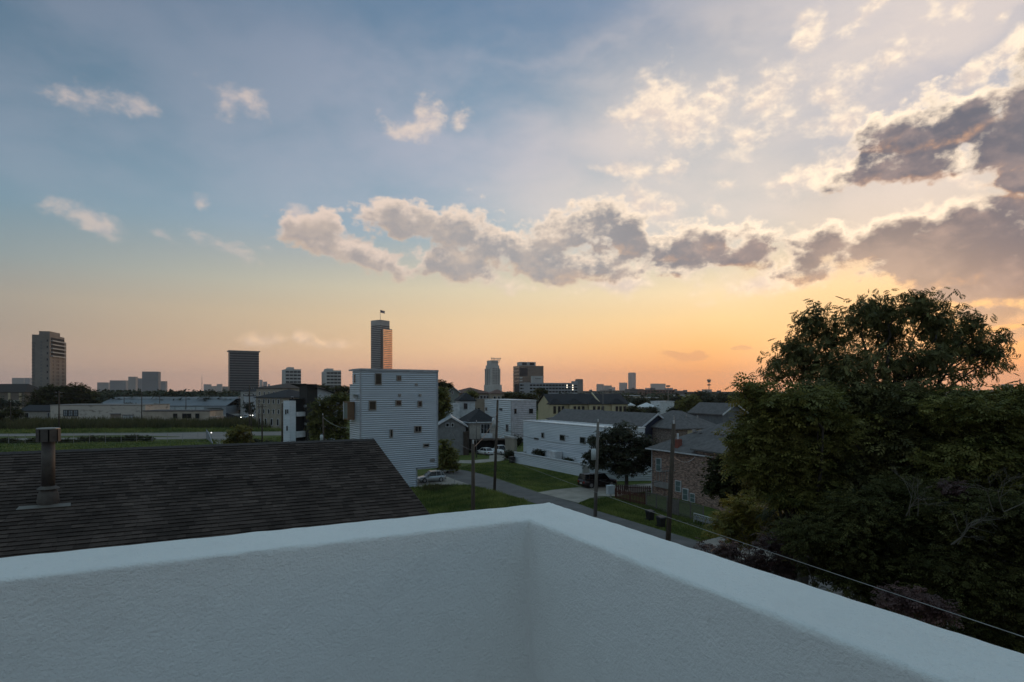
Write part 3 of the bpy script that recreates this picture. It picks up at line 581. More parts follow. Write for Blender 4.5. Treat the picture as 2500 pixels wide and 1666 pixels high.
rc.build('ridge_cap', mat('ridge_cap_shingles', (.045, .038, .036), .95, scale=8), rf)
MB().prism([(0, -RUN, RZ - RUN * PIT - .02), (0, 0, RZ - .01), (0, RUN, RZ - RUN * PIT - .02), (0, RUN, RZ - RUN * PIT - .22), (0, 0, RZ - .2), (0, -RUN, RZ - RUN * PIT - .22)], (.03, 0, 0)).build('bargeboard', mat('dark_bargeboard', (.04, .035, .03), .8), nb)
MB().box(-RL + .4, -RUN + .5, 0, -.35, RUN - .5, RZ - RUN * PIT - .19).prism([(-.36, -RUN + .5, RZ - RUN * PIT - .21), (-.36, RUN - .5, RZ - RUN * PIT - .21), (-.36, 0, RZ - .22)], (-.1, 0, 0)).build('wall', BEIGE, nb)
# vent flue on that roof
_kr = (118 - CU) / F; _rd = RX * d2[0] + RY * d2[1]; VY = (H - RZ + _rd * PIT) / ((_kr * d2[0] + d2[1]) * PIT + 273 / F); VX = XU(118, VY); vz = ZT(1228, VY)
vt = thing('vent_flue', 'grey metal vent flue with an eight sided cap standing on the shingled roof', 'vent pipe', (VX, VY, vz), R(27.6))
VM = mat('oxidised_flue_metal', (.095, .085, .075), .7, .3, col2=(.055, .048, .044), scale=5, bump=.2, bscale=25)
th = math.atan(PIT)
MB().slab([(-.40, -.25, -.25 * PIT + .028), (.36, -.25, -.25 * PIT + .028), (.34, -.12, -.12 * PIT + .026), (-.38, -.12, -.12 * PIT + .026)], .01).build('flashing', mat('pale_flashing', (.17, .155, .14), .6, .3), vt)
MB().tube([(0, 0, -.12), (0, 0, .04), (0, 0, .16), (0, 0, .25)], [.165, .165, .15, .115], 28).build('boot', VM, vt, True)
MB().tube([(0, 0, .25), (0, 0, .262), (0, 0, .30)], [.165, .155, .105], 28).build('collar', VM, vt)
MB().tube([(0, 0, .28), (0, 0, 1.14)], .098, 28).build('pipe', VM, vt, True)
capm = MB(); z0c, z1c = 1.08, 1.30
for k in range(8):
    a0, a1 = 2 * math.pi * (k + .09) / 8 + .2, 2 * math.pi * (k + .91) / 8 + .2
    p, q_ = (math.cos(a0) * .175, math.sin(a0) * .175), (math.cos(a1) * .175, math.sin(a1) * .175)
    capm.prism([(p[0], p[1], z0c), (q_[0], q_[1], z0c), (q_[0] * .93, q_[1] * .93, z0c), (p[0] * .93, p[1] * .93, z0c)], (0, 0, z1c - z0c))
vcap = capm.build('cap', VM, vt)
MB().tube([(0, 0, z0c + .02), (0, 0, z1c - .01)], .14, 24).build('inner_sleeve', DARKIN, vcap)
MB().tube([(0, 0, z1c), (0, 0, z1c + .012), (0, 0, z1c + .02)], [.178, .178, .16], 8).build('cap_lid', mat('cap_lid_metal', (.25, .24, .22), .5, .4), vcap)

# ------------------------------------------------------------------ tall house in corrugated steel
f = Fr(880, 77.1, 35, ul=854, W=11.1); st = f.thing('steel_sided_house', 'tall narrow house clad in ribbed grey steel with small scattered windows', 'house')
W, D, ZTp = f.W, f.D, ZT(904, 77.1); zs = ZT(940.5, 80); D2 = D * .74; LX = 7.9
MB().box(.03, .03, 2.44, W - .03, D2 - .03, ZTp - .02).box(.03, D2 - .03, 2.44, W - .03, D - .03, zs).box(.03, .03, 0, LX - .03, D - .03, 2.44).build('core', mat('sheathing', (.2, .21, .22), .8), st)
MB().corr('F', .06, W - .06, 2.5, ZTp - .08).corr('F', .06, LX - .06, 0, 2.5).build('front_wall', STEEL, st, True)
MB().corr('S', .06, D - .06, 0, zs).corr('S', .06, D2 - .06, zs, ZTp - .08).build('side_wall', STEEL, st, True)
MB().corr('R', .06, D - .06, 2.5, zs, W=W, D=D).corr('R', .06, D2 - .06, zs, ZTp - .08, W=W, D=D).corr('R', .06, D, 0, 2.4, W=LX, D=D).corr('B', .06, W - .06, 2.5, zs, W=W, D=D).build('rear_wall', STEEL, st, True)
tr_ = MB().box(-.08, -.08, 0, .08, .08, ZTp).box(W - .08, -.09, 2.36, W + .09, .08, ZTp - .02).box(LX - .05, -.09, 0, LX + .10, .09, 2.30)
tr_.box(LX + .1, -.09, 2.3, W - .085, .03, 2.44); tr_.build('corner_trim', STEELT, st)
MB().box(-.15, -.16, ZTp - .06, W + .12, D2, ZTp + .22).box(-.13, D2 + .003, ZTp - .02, 3.2, D + .1, ZTp + .17).build('roof', STEELT, st)
MB().box(-.05, D2 - .05, zs, W + .05, D + .05, zs + .1).build('terrace_roof', STEELT, st)
for a_ in (D2 * .62, D * .45):
    z0 = zs + .3 if a_ == D2 * .62 else .9
    MB().box(-.10, a_, z0, -.03, a_ + .35, z0 + (ZTp - zs - .8 if a_ == D2 * .62 else 4)).build('narrow_window', GLASS, st)
MB().box(.3, .3, 2.37, W - .3, D - .3, 2.42).build('soffit', mat('soffit', (.12, .12, .12), .8), st)
BRN = mat('bronze_blinds', (.045, .030, .018), .5, col2=(.02, .014, .01), scale=1, stretch=(.5, .5, 9))
for (r_, gl_, mu) in [((915, 911.7, 931, 940), BRN, 0), ((967.6, 917.4, 979, 930), GLASS, 1), ((900, 978.7, 918, 1002), BRN, 0), ((965, 977, 979.5, 991), GLASS, 0), ((1019, 979, 1030, 994), GLASS, 0),
                  ((951, 1048, 958.5, 1068.5), GLASS, 0), ((1011, 1040, 1028.5, 1056), GLASS, 1), ((1032.6, 1083.4, 1047, 1092), GLASS, 0)]:
    window(f, st, 'F', *r_, frame=mat('taupe_window_frame', (.24, .22, .20), .6), glass=gl_, mull=mu, fw=.11, d=.13)
for u, v in [(1016, 939), (975, 965), (1025, 965), (1053, 1124), (1058, 1124)]:
    a0, z0 = f.hit('F', u, v); MB().tube([(a0, -.02, z0), (a0, -.16, z0)], .14, 10).box(a0 - .2, -.09, z0 - .2, a0 + .2, -.075, z0 + .2).build('wall_vent', METALG, st)
ya, zb = f.hit('S', 867, 1025); zt_ = f.hit('S', 867, 981)[1]
bw_ = MB().box(-1.0, ya, zb, -.08, ya + .12, zt_).box(-1.0, ya + .12, zb, -.08, ya + 1.6, zb + .14).box(-1.0, ya + .12, zt_ - .14, -.08, ya + 1.6, zt_)
bay = bw_.build('bay_window', mat('cedar_boards', (.20, .125, .075), .8, col2=(.15, .09, .055), scale=2, stretch=(.3, .3, 9)), st)
MB().box(-.96, ya + .13, zb + .15, -.9, ya + 1.5, zt_ - .15).build('pane', GLASSG, bay)
MB().box(-1.04, ya + 1.5, zb, -.08, ya + 1.62, zt_).build('window_frame', WTRIM, bay)
mw = MB(); a0, z0 = f.hit('S', 872, 964); mw.box(-.7, a0 - .6, z0 - .05, -.08, a0 + .5, z0 + .02).box(-.5, a0 - .3, z0 - .5, -.08, a0 + .3, z0 - .05); mw.build('awning', WTRIM, st)

# ------------------------------------------------------------------ vehicles
def car(name, label, cat, X, Y, head, L, Wd, Ht, paint, kind='suv', group=None):
    """front towards +x; hull and cabin lofted through cross-sections"""
    root = thing(name, label, cat, (X, Y, 0), head, group); h = Ht; g_ = .2 if kind == 'sedan' else .25; sh = .60 * h
    if kind == 'sedan': st_ = [(-.5, .55, .78, .80), (-.47, .30, .98, .93), (-.36, .2, 1.03, 1), (.16, .2, 1.0, 1), (.28, .2, .94, .99), (.42, .22, .82, .95), (.485, .3, .68, .86), (.5, .42, .6, .78)]; cab = [(-.40, -.26, .06, .24)]
    elif kind == 'truck': st_ = [(-.5, .5, .62, .93), (-.49, .36, 1.0, .97), (-.1, .3, 1.02, 1), (.2, .3, 1.02, 1), (.30, .3, 1.0, 1), (.46, .32, .96, .97), (.495, .4, .86, .93), (.5, .5, .75, .88)]; cab = [(-.12, -.08, .16, .26)]
    elif kind == 'long': st_ = [(-.5, .45, .7, .95), (-.49, .32, 1.02, .98), (-.3, .28, 1.02, 1), (.2, .28, 1.0, 1), (.28, .28, .98, 1), (.45, .3, .9, .96), (.49, .36, .78, .92), (.5, .45, .66, .86)]; cab = [(-.49, -.45, .14, .26)]
    else: st_ = [(-.5, .42, .75, .84), (-.485, .32, .98, .94), (-.36, .24, 1.02, 1), (.12, .24, .98, 1), (.26, .24, .93, .99), (.41, .26, .80, .95), (.485, .34, .64, .86), (.5, .46, .56, .78)]; cab = [(-.46, -.36, .04, .22)]
    k = sh / 1.0; vs = []; fs = []
    for (x_, zb_, zt2, wf) in st_:
        hw = Wd / 2 * wf; zt3 = zt2 * k; zb2 = zb_ * .9; zm = zb2 + (zt3 - zb2) * .55
        vs += [(x_ * L, s * y_, z_) for s, y_, z_ in [(1, hw * .90, zb2), (1, hw, zb2 + .1), (1, hw, zm), (1, hw * .93, zt3 - .03), (1, hw * .80, zt3), (-1, hw * .80, zt3), (-1, hw * .93, zt3 - .03), (-1, hw, zm), (-1, hw, zb2 + .1), (-1, hw * .90, zb2)]]
    n = 10; ks = len(st_)
    fs = [(i * n + j, i * n + (j + 1) % n, (i + 1) * n + (j + 1) % n, (i + 1) * n + j) for i in range(ks - 1) for j in range(n)] + [tuple(range(n - 1, -1, -1)), tuple((ks - 1) * n + j for j in range(n))]
    body = MB().add(vs, fs)
    rb, rt_, ft, fb = cab[0]; hw = Wd / 2; zl = sh * .97
    top = [(rt_ * L, hw * .70), (ft * L, hw * .70)]
    cb = MB(); lo = [(rb * L, hw * .86), (fb * L, hw * .84)]
    P = [(lo[0][0], -lo[0][1], zl), (lo[1][0], -lo[1][1], zl), (lo[1][0], lo[1][1], zl), (lo[0][0], lo[0][1], zl)]; T_ = [(top[0][0], -top[0][1], h - .04), (top[1][0], -top[1][1], h - .04), (top[1][0], top[1][1], h - .04), (top[0][0], top[0][1], h - .04)]
    cb.add(P + T_, [(0, 1, 5, 4), (1, 2, 6, 5), (2, 3, 7, 6), (3, 0, 4, 7), (4, 5, 6, 7)])
    bo = body.build('body', paint, root, True); bo.data.polygons.foreach_set('use_smooth', [len(p.vertices) == 4 for p in bo.data.polygons])
    cb.build('window_glass', GLASS, root)
    pil = MB()
    def bar(a, c, r1=.045): pil.tube([a, c], r1, 6)
    for i in range(4): bar(P[i], T_[i], .05)
    for s in (-1, 1):
        xm = (rb + (fb - rb) * .46) * L; bar((xm, s * hw * .86, zl), (xm - .03, s * hw * .71, h - .03), .035)
        if kind in ('long', 'suv'): xm = (rb + (fb - rb) * .2) * L; bar((xm, s * hw * .865, zl), (xm + .06, s * hw * .71, h - .03), .05)
    pil.box(top[0][0] - .06, -hw * .72, h - .06, top[1][0] + .04, hw * .72, h); pil.build('roof', paint, root)
    if kind == 'truck':
        MB().box(-.46 * L, -hw * .8, sh * .9, -.14 * L, hw * .8, sh * 1.02 + .01).build('bed', DARKIN, root)
    r0 = .34 if kind in ('sedan', 'suv') else .40
    for x_ in (-.30 * L, .31 * L):
        for s in (-1, 1):
            wh = MB().tube([(x_, s * (hw - .22), r0), (x_, s * (hw + .015), r0)], r0, 20).build('wheel', BLACKM, root)
            MB().tube([(x_, s * (hw - .05), r0), (x_, s * (hw + .03), r0)], r0 * .62, 12).build('rim', METALG, wh)
    for s in (-1, 1):
        MB().box(-.503 * L, s * hw * .58, sh * .62, -.485 * L, s * hw * .86, sh * .86).build('tail_light', mat('tail_light_red', (.25, .012, .01), .3), root)
        MB().box(.47 * L, s * hw * .55, sh * .56, .493 * L, s * hw * .80, sh * .72).build('headlight', mat('headlight_lens', (.6, .62, .65), .15), root)
        MB().box(.13 * L, s * hw * 1.0, sh * .98, .16 * L, s * hw * 1.13, sh * 1.1).build('mirror', paint, root)
    MB().box(-.507 * L, -.26, sh * .52, -.5 * L, .26, sh * .66).build('number_plate', mat('plate_white', (.5, .5, .5), .5), root)
    MB().box(-.512 * L, -hw * .82, .30, -.48 * L, hw * .82, .46).build('bumper', paint if kind != 'suv' else BLACKM, root)
    return root
SILV = mat('silver_paint', (.42, .45, .46), .3, .5, spec=.5); WPAINT = mat('white_paint', (.70, .72, .74), .3, spec=.5); MAR = mat('dark_brown_paint', (.030, .022, .022), .25, .3, spec=.5)
cx, cy = G(1051, 1178)
car('parked_car', 'silver hatchback parked under the overhang of the tall steel house', 'car', cx, cy + .6, R(207), 4.0, 1.72, 1.52, SILV, 'suv')
cx, cy = G(1462, 1192); car('parked_suv', 'dark brown estate car parked beneath the round tree by the white ribbed wall', 'car', cx, cy + 1.2, R(24), 5.2, 1.95, 1.85, MAR, 'long')
cx, cy = G(1184, 1110); car('parked_car', 'white saloon car in front of the brick garage opening', 'car', cx, cy, R(128), 4.5, 1.8, 1.42, WPAINT, 'sedan')
cx, cy = G(1222, 1110); car('pickup_truck', 'white pickup truck beside the white saloon, nearest the beige wall', 'pickup', cx, cy + .5, R(124), 5.2, 1.95, 1.85, WPAINT, 'truck')
cx, cy = G(1168, 1101); car('parked_car', 'pale car mostly hidden behind the white saloon at the garage', 'car', cx, cy + 1, R(120), 4.3, 1.75, 1.45, WPAINT, 'sedan')
HEADL = emat('headlight_on', (1, .95, .85), 6)
for i_, (u, v, hd, pm, kd, lb) in enumerate([(583, 1023, -58, MAR, 'long', 'dark estate car with headlights on, coming down the far street beside the weeds'), (598, 1022, -50, SILV, 'sedan', 'silver car following in the far street, half hidden by utility poles'), (611, 1018, -55, WPAINT, 'suv', 'light coloured car last of the three in the far street')]):
    X_, Y_ = G(u, v); cr = car('car_in_traffic', lb, 'car', X_, Y_, R(hd), 4.8, 1.9, 1.7, pm, kd, 'cars in the far street')
    if i_ != 1:
        for s in (-1, 1): MB().box(2.37, s * .6 - .16, .72, 2.42, s * .6 + .16, .92).build('headlight', HEADL, cr)
X_, Y_ = G(572, 1027); dk = thing('dumpster', 'dark blue open dumpster at the head of the queue of cars in the far street', 'dumpster', (X_, Y_, 0), R(30))
MB().prism([(-3, 0, .3), (1.5, 0, .3), (2.2, 0, 1.6), (-3.2, 0, 3.4)], (0, 2.2, 0)).build('bin', mat('dumpster_blue', (.012, .016, .03), .6), dk)
MB().prism([(-2.8, -.05, .5), (-2.4, -.05, .5), (-2.6, -.05, 2.9), (-2.8, -.05, 3.0)], (0, -.08, 0)).build('rib', mat('dumpster_blue', (.012, .016, .03), .6), dk)
X_, Y_ = G(547, 1026); dk = thing('skip', 'small black skip on the grass right of the low brick building', 'skip', (X_, Y_, 0), R(20))
MB().prism([(-1, 0, .2), (1, 0, .2), (1.3, 0, 1.5), (-1.3, 0, 1.5)], (0, 1.5, 0)).build('bin', BLACKM, dk); MB().box(-1.35, -.05, 1.5, 1.35, 1.55, 1.6).build('lid', BLACKM, dk)

# ------------------------------------------------------------------ houses
def roof_hip(mb, x0, y0, x1, y1, z0, z1, oh=.4, t=.18):
    x0 -= oh; y0 -= oh; x1 += oh; y1 += oh; w_, d_ = x1 - x0, y1 - y0
    if w_ >= d_: r0, r1 = (x0 + d_ / 2, (y0 + y1) / 2, z1), (x1 - d_ / 2, (y0 + y1) / 2, z1); F_ = [(0, 1, 5, 4), (1, 2, 5), (2, 3, 4, 5), (3, 0, 4)]
    else: r0, r1 = ((x0 + x1) / 2, y0 + w_ / 2, z1), ((x0 + x1) / 2, y1 - w_ / 2, z1); F_ = [(0, 1, 4), (1, 2, 5, 4), (2, 3, 5), (3, 0, 4, 5)]
    mb.add([(x0, y0, z0), (x1, y0, z0), (x1, y1, z0), (x0, y1, z0), r0, r1], F_)
    mb.box(x0, y0, z0 - t, x1, y1, z0 - .003); return mb
def roof_gable(mb, x0, y0, x1, y1, z0, z1, axis='x', oh=.4, t=.2):
    if axis == 'x': a = [(x0 - oh, y0 - oh, z0), (x0 - oh, (y0 + y1) / 2, z1), (x0 - oh, y1 + oh, z0), (x0 - oh, y1 + oh, z0 - t), (x0 - oh, (y0 + y1) / 2, z1 - t), (x0 - oh, y0 - oh, z0 - t)]; e = (x1 - x0 + 2 * oh, 0, 0)
    else: a = [(x0 - oh, y0 - oh, z0), ((x0 + x1) / 2, y0 - oh, z1), (x1 + oh, y0 - oh, z0), (x1 + oh, y0 - oh, z0 - t), ((x0 + x1) / 2, y0 - oh, z1 - t), (x0 - oh, y0 - oh, z0 - t)]; e = (0, y1 - y0 + 2 * oh, 0)
    return mb.prism(a, e)
def gable_wall(mb, x0, y0, x1, y1, z0, z1, axis='x', th_=.2):
    if axis == 'x':
        for xx in (x0, x1 - th_): mb.prism([(xx, y0, z0), (xx, y1, z0), (xx, (y0 + y1) / 2, z1)], (th_, 0, 0))
    else:
        for yy in (y0, y1 - th_): mb.prism([(x0, yy, z0), (x1, yy, z0), ((x0 + x1) / 2, yy, z1)], (0, th_, 0))
    return mb
def house(label, u, Y, rot, ul, ur, ve, vr, wall, roofm, kind='hip', name='house', cat='house', wins=(), grid=(), W=None, D=None, group=None, frame=None, glass=None, axis='x', trim=None, zbase=0.0, barge=False):
    """ve / vr: photo rows of eave and ridge at the near corner's distance"""
    f = Fr(u, Y, rot, ul=ul, ur=ur, W=W, D=D); W, D = f.W, f.D; o = f.thing(name, label, cat, group); ze, zr = ZT(ve, Y), (ZT(vr, Y) if vr else 0)
    wl = MB().box(0, 0, zbase, W, D, ze - (.19 if kind != 'flat' else 0))
    if kind == 'gable': gable_wall(wl, 0, 0, W, D, ze - .185, zr - .25, axis)
    wl.build('wall', wall, o); rm = MB()
    if kind == 'hip': roof_hip(rm, 0, 0, W, D, ze, zr)
    elif kind == 'gable': roof_gable(rm, 0, 0, W, D, ze, zr, axis)
    else: rm.box(-.12, -.12, ze + .003, W + .12, D + .12, ze + .35)
    rf = rm.build('roof', roofm, o)
    if trim: MB().box(-.43, -.46, ze - .2, W + .43, -.41, ze + .01).box(-.46, -.43, ze - .2, -.41, D + .43, ze + .01).build('gutter', trim, o)
    if barge: MB().prism([(-.45, -.43, ze + .05), (W / 2, -.43, zr + .05), (W + .45, -.43, ze + .05), (W + .45, -.43, ze - .25), (W / 2, -.43, zr - .28), (-.45, -.43, ze - .25)], (0, -.06, 0)).build('bargeboard', WTRIM, o)
    for r_ in wins: window(f, o, *r_, frame=frame or WTRIM, glass=glass or GLASS)
    for (fc, n, a0, a1, z0, z1, wd) in grid:
        ln = W if fc in 'FB' else D
        for k in range(n):
            c_ = ln * (a0 + (a1 - a0) * (k + .5) / n); winbox(f, o, fc, c_ - wd / 2, c_ + wd / 2, z0, z1, frame or WTRIM, glass or GLASS, .12)
    return f, o
# long low white ribbed house with its terrace wall
f = Fr(1512, 89, 30, ul=1278, W=5); o = f.thing('white_flat_house', 'long low flat roofed house in white ribbed siding behind a sloping terrace wall', 'house'); W, D = f.W, f.D; zt = 7.35
MB().box(.05, .05, 0, W - .05, D - .05, zt - .2).build('core', WTRIM, o)
MB().corr('S', 0, D, 0, zt, .28, .018).build('side_wall', WSID, o, True); MB().corr('F', 0, W, 0, zt, .28, .018).corr('B', 0, W, 0, zt, .34, .03, W=W, D=D).corr('R', 0, D, 0, zt, .34, .03, W=W, D=D).build('end_wall', WSID, o, True)
MB().box(-.1, -.1, zt, W + .1, .1, zt + .12).box(-.1, D - .1, zt, W + .1, D + .1, zt + .12).box(-.1, .103, zt, .12, D - .103, zt + .12).box(W - .12, .103, zt, W + .1, D - .103, zt + .12).box(.12, .1, zt - .18, W - .12, D - .1, zt - .05).build('roof', mat('white_roof_membrane', (.72, .74, .76), .6), o)
for r_ in [(1305, 1069, 1315, 1074), (1323, 1057, 1329, 1069.5), (1368, 1062, 1380, 1076), (1417, 1067.5, 1430, 1083)]: window(f, o, 'S', *r_, frame=DFRAME)
a_, z_ = f.hit('S', 1387, 1066); MB().tube([(-.08, a_, z_), (-.5, a_, z_ + .1), (-.6, a_, z_ - .2)], .12, 8).build('wall_lamp', WTRIM, o)
PX, PY = G(1421, 1164); f2 = Fr(1421, PY, 30, ul=1256, X=PX, W=2.5)
tw = f2.thing('terrace_wall', 'low white ribbed wall stepping up in front of the long white flat roofed house', 'wall'); zl = ZT(1139, PY)
MB().corr('S', 0, f2.D, 0, 1.9, .28, .018).build('wall', WSID, tw, True); MB().box(.03, 0, 0, .2, f2.D, 1.9).box(-.16, -.05, 1.9, .25, f2.D + .05, 2.0).box(.03, f2.D - .1, 0, 2.4, f2.D, 1.9).build('coping', WTRIM, tw)
MB().box(.3, .1, 0, 2.4, f2.D - .2, 1.5).build('planter', CONC, tw); uw = MB().corr('S', .1, f2.D * .96, 1.5, 3.1, .28, .018).box(.0, .1, 1.5, .12, f2.D * .96, 3.2).build('upper_wall', WSID, tw); uw.location.x = 2.2
MB().box(.5, f2.D * .40, 1.5, 2.0, f2.D * .50, 3.0).build('service_box', WTRIM, tw)
f3 = Fr(1590, 83, 28, ul=1588, X=None, W=.2, D=.3)
we = Fr(1440, 86, 5, ul=1439, W=9.3, D=.2); wo_ = we.thing('end_wall', 'short white ribbed garden wall behind the round tree, right of the dark estate car', 'wall')
MB().corr('F', 0, 9.3, 0, 2.3, .30).build('wall', WSID, wo_, True); MB().box(0, .0, 0, 9.3, .2, 2.3).box(-.05, -.12, 2.3, 9.35, .22, 2.4).build('coping', WTRIM, wo_)
# black roofed house with brick garage
f, o = house('house with a black hipped roof, balcony window and dark brick garage', 1146, 127, 20, 1120, 1214, 1031, 1001, mat('pale_stucco', (.40, .37, .33), .9), ASPHB, 'hip', trim=WTRIM)
for r_ in [(1173, 1035, 1196, 1064)]: window(f, o, 'F', *r_, frame=WTRIM, mull=2)
a0, z0 = f.hit('F', 1172, 1068); a1, _ = f.hit('F', 1199, 1068); MB().box(a0, -.9, z0 - .15, a1, -.06, z0).box(a0, -.9, z0, a1, -.82, z0 + .9).build('balcony', WTRIM, o)
BRK = brickmat('dark_brick', (.10, .062, .045), (.06, .04, .032), (.10, .09, .08)); zb = ZT(1072, 127)
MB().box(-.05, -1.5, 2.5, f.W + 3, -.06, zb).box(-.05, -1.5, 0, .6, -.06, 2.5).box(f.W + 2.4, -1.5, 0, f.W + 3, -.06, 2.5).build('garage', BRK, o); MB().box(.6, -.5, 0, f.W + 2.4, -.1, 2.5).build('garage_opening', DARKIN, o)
house('small beige wall block closing the garage yard on its right', 1256, 118, 27, 1233, 1262, 1072, None, BEIGE, CONC, 'flat', name='yard_wall', cat='wall', D=None)
# gabled grey shed house with metal roof
f, o = house('small grey gabled house under a pale metal roof, right of the steel house', 1066, 121, 7, 1055, 1137, 1041, 1017, mat('grey_stucco', (.20, .205, .21), .9), mat('metal_roof', (.38, .44, .50), .4, .4, stretch=(.05, 6, .05), scale=1), 'gable', axis='y', D=9, barge=True, wins=[('F', 1088, 1033, 1097, 1043), ('F', 1101, 1033, 1108.5, 1043)])
MB().box(f.W - .5, -.5, 0, f.W + .6, -.2, 4.8).build('side_boards', mat('dark_boards', (.05, .038, .03), .9), o)
# white modern house
f = Fr(1248, 165, 75, ul=1155, ur=1262, D=None); f = Fr(1248, 150, 20, ul=1150, ur=1309); o = f.thing('white_modern_house', 'two storey white modern house with ribbed walls behind the black roofed house', 'house')
W, D = f.W, min(f.D, 22); zt = ZT(979, 150)
MB().box(.05, .05, 0, W, D, zt - .1).build('core', WTRIM, o)
MB().corr('F', 0, W, 0, zt, .5, .05).build('front_wall', mat('lilac_white_siding', (.50, .49, .53), .6), o, True); MB().corr('S', 0, D, 0, zt, .5, .05).build('side_wall', WSID, o, True); MB().box(-.15, -.15, zt, W + .1, D + .1, zt + .2).build('roof', WTRIM, o)
for fc, *r_ in [('F', 1255, 998, 1261, 1011), ('F', 1291, 998, 1301, 1010), ('S', 1236, 1037, 1242, 1054), ('S', 1220, 997, 1227, 1003), ('S', 1186, 995, 1190, 1003), ('S', 1168, 996, 1173, 1004), ('S', 1155, 995, 1163, 1003), ('S', 1175, 1002, 1178, 1007)]: window(f, o, fc, *r_, frame=DFRAME, fw=.06)
f, o = house('white house with a black hipped roof and arched window, beside the white modern house', 1122, 168, 12, 1112, 1160, 978, 959, mat('white_stucco2', (.52, .54, .56), .9), ASPHB, 'hip', D=10, wins=[('F', 1131, 984, 1142, 1000)])
MB().box(-2.5, -.8, 0, -.05, 3, ZT(985, 168)).build('wing', WTRIM, o)
house('grey green house with a steep gable beside the round topped tree', 1092, 210, 25, 1075, 1120, 958, 945, mat('grey_green_siding', (.20, .22, .21), .9), ASPH2, 'gable', axis='y', D=12, barge=True, wins=[('F', 1103, 955, 1107, 963)])
# cream townhouse row
f = Fr(1345, 214, 14, ul=1300, ur=1533); o = f.thing('townhouse_row', 'cream townhouse row with dark shingled roofs and tall windows in threes', 'house'); W = f.W; D = 16; ze = ZT(987, 214); zr = ZT(962, 214)
MB().box(0, 0, 0, W, D, ze - .2).build('wall', CREAM, o)
gable_wall(MB(), 0, 0, W, D, ze - .2, zr - .3, 'x').build('gable', CREAM, o); roof_gable(MB(), 0, 0, W, D, ze, zr, 'x', .5).build('roof', ASPHB, o)
for uu in (1345, 1392, 1440, 1495):
    a0 = f.hit('F', uu, 990)[0]; MB().box(a0 - .6, -1.2, 0, a0 + 3.9 if uu != 1495 else a0 + 4.5, -.003, ze - .22).build('bay', CREAM, o)
    roof_hip(MB(), a0 - .6, -1.2, a0 + 4.0, 2.2, ze + .02, ze + 1.9, .35).build('bay_roof', ASPHB, o)
for uu in (1351, 1362, 1371, 1400, 1410, 1420, 1447, 1458, 1468, 1502, 1511, 1521):
    a0, z0 = f.hit('F', uu, 1010); z1 = f.hit('F', uu, 992)[1]; MB().box(a0 - .4, -1.3, z0, a0 + .6, -1.21, z1).build('window', GLASS, o)
MB().prism([(W * .62, -.55, ze + .30), (W * .62, D / 2, zr + .5), (W * .62, D / 2, zr - .3), (W * .62, -.55, ze - .4)], (.45, 0, 0)).build('party_wall', CREAM, o)
# big grey roofs between the white flat house and the brick house
f = Fr(1567, 105, 27.6, ul=1395, ur=1645, W=6.5); f.D = 30; o = f.thing('navy_gable_house', 'house with a broad grey shingled roof and a dark blue gable trimmed in white', 'house'); W, D = f.W, f.D; ze, zr = ZT(1043, 105), ZT(1009, 107)
NAVY = mat('navy_siding', (.022, .028, .055), .8)
MB().box(0, 0, 0, W, D, ze - .2).build('wall', NAVY, o); gable_wall(MB(), 0, 0, W, D, ze - .19, zr - .25, 'y').build('gable', NAVY, o); roof_gable(MB(), 0, 0, W, D, ze, zr, 'y', .45).build('roof', ASPH2, o)
MB().prism([(-.45, -.48, ze + .04), (W / 2, -.48, zr + .04), (W + .45, -.48, ze + .04), (W + .45, -.48, ze - .3), (W / 2, -.48, zr - .3), (-.45, -.48, ze - .3)], (0, -.06, 0)).build('bargeboard', WTRIM, o)
window(f, o, 'F', 1627, 1064, 1638, 1085, frame=WTRIM, glass=GLASSG, fw=.15, mull=1)
house('wide grey shingled roof house behind the blue gabled house', 1395, 150, 20, 1380, 1560, 1028, 1004, BRK, ASPH2, 'hip', D=15)
f, o = house('brick house with a grey hipped roof between the blue gable and the brick house', 1650, 100, 22, 1648, 1760, 1047, 1006, brickmat('brown_brick', (.16, .10, .08), (.10, .07, .06), (.2, .19, .17)), ASPH2, 'hip', D=12)
MB().box(f.W * .25, -.06, ZT(1075, 100), f.W * .5, -.003, ZT(1052, 100)).build('panel', CREAM, o)
for a_ in (1.5, 4, 6.5): MB().tube([(a_, 2.5, ZT(1040, 100) + .6), (a_, 2.5, ZT(1040, 100) + 1.6)], .12, 8).build('roof_vent', METALG, o)
house('dark roofed house with a steep grey gable edged in white behind the tall tree', 1765, 112, 20, 1755, 1822, 1012, 985, mat('grey_siding', (.16, .17, .18), .9), ASPH2, 'gable', axis='y', D=10, barge=True)
fq = Fr(1765, 112, 20, W=6, D=10); 
# near brick house
f = Fr(1773, 65.6, 27.6, ul=1592, W=14); o = f.thing('brick_house', 'two storey brick house with a grey shingled hipped roof and greenish windows', 'house'); W, D = f.W, f.D; ze = 5.75
RB = brickmat('red_brick', (.24, .13, .095), (.13, .075, .06), (.27, .24, .21), bw=.30, bh=.10, ms=.015)
MB().box(0, 0, 0, W, D, ze - .2).build('wall', RB, o); roof_hip(MB(), 0, 0, W, D, ze, ze + 3.4, .55).build('roof', ASPH2, o)
MB().box(-.66, -.5, ze - .16, -.56, D + .55, ze - .02).box(-.6, D + .56, ze - .16, W, D + .66, ze - .02).build('gutter', WTRIM, o); MB().tube([(-.12, D - .1, 0), (-.12, D - .1, ze - .3), (-.5, D + .1, ze - .15)], .05, 6).tube([(-.12, .1, 0), (-.12, .1, ze - .3)], .05, 6).build('downspout', WTRIM, o)
for r_ in [(1603, 1119, 1615.6, 1151.5), (1650, 1173.7, 1664, 1201), (1668, 1193, 1682, 1222), (1686, 1205, 1699, 1227), (1704, 1209, 1717, 1231)]: window(f, o, 'S', *r_, frame=WTRIM, glass=GLASSG, fw=.07, rail=1, d=.09)
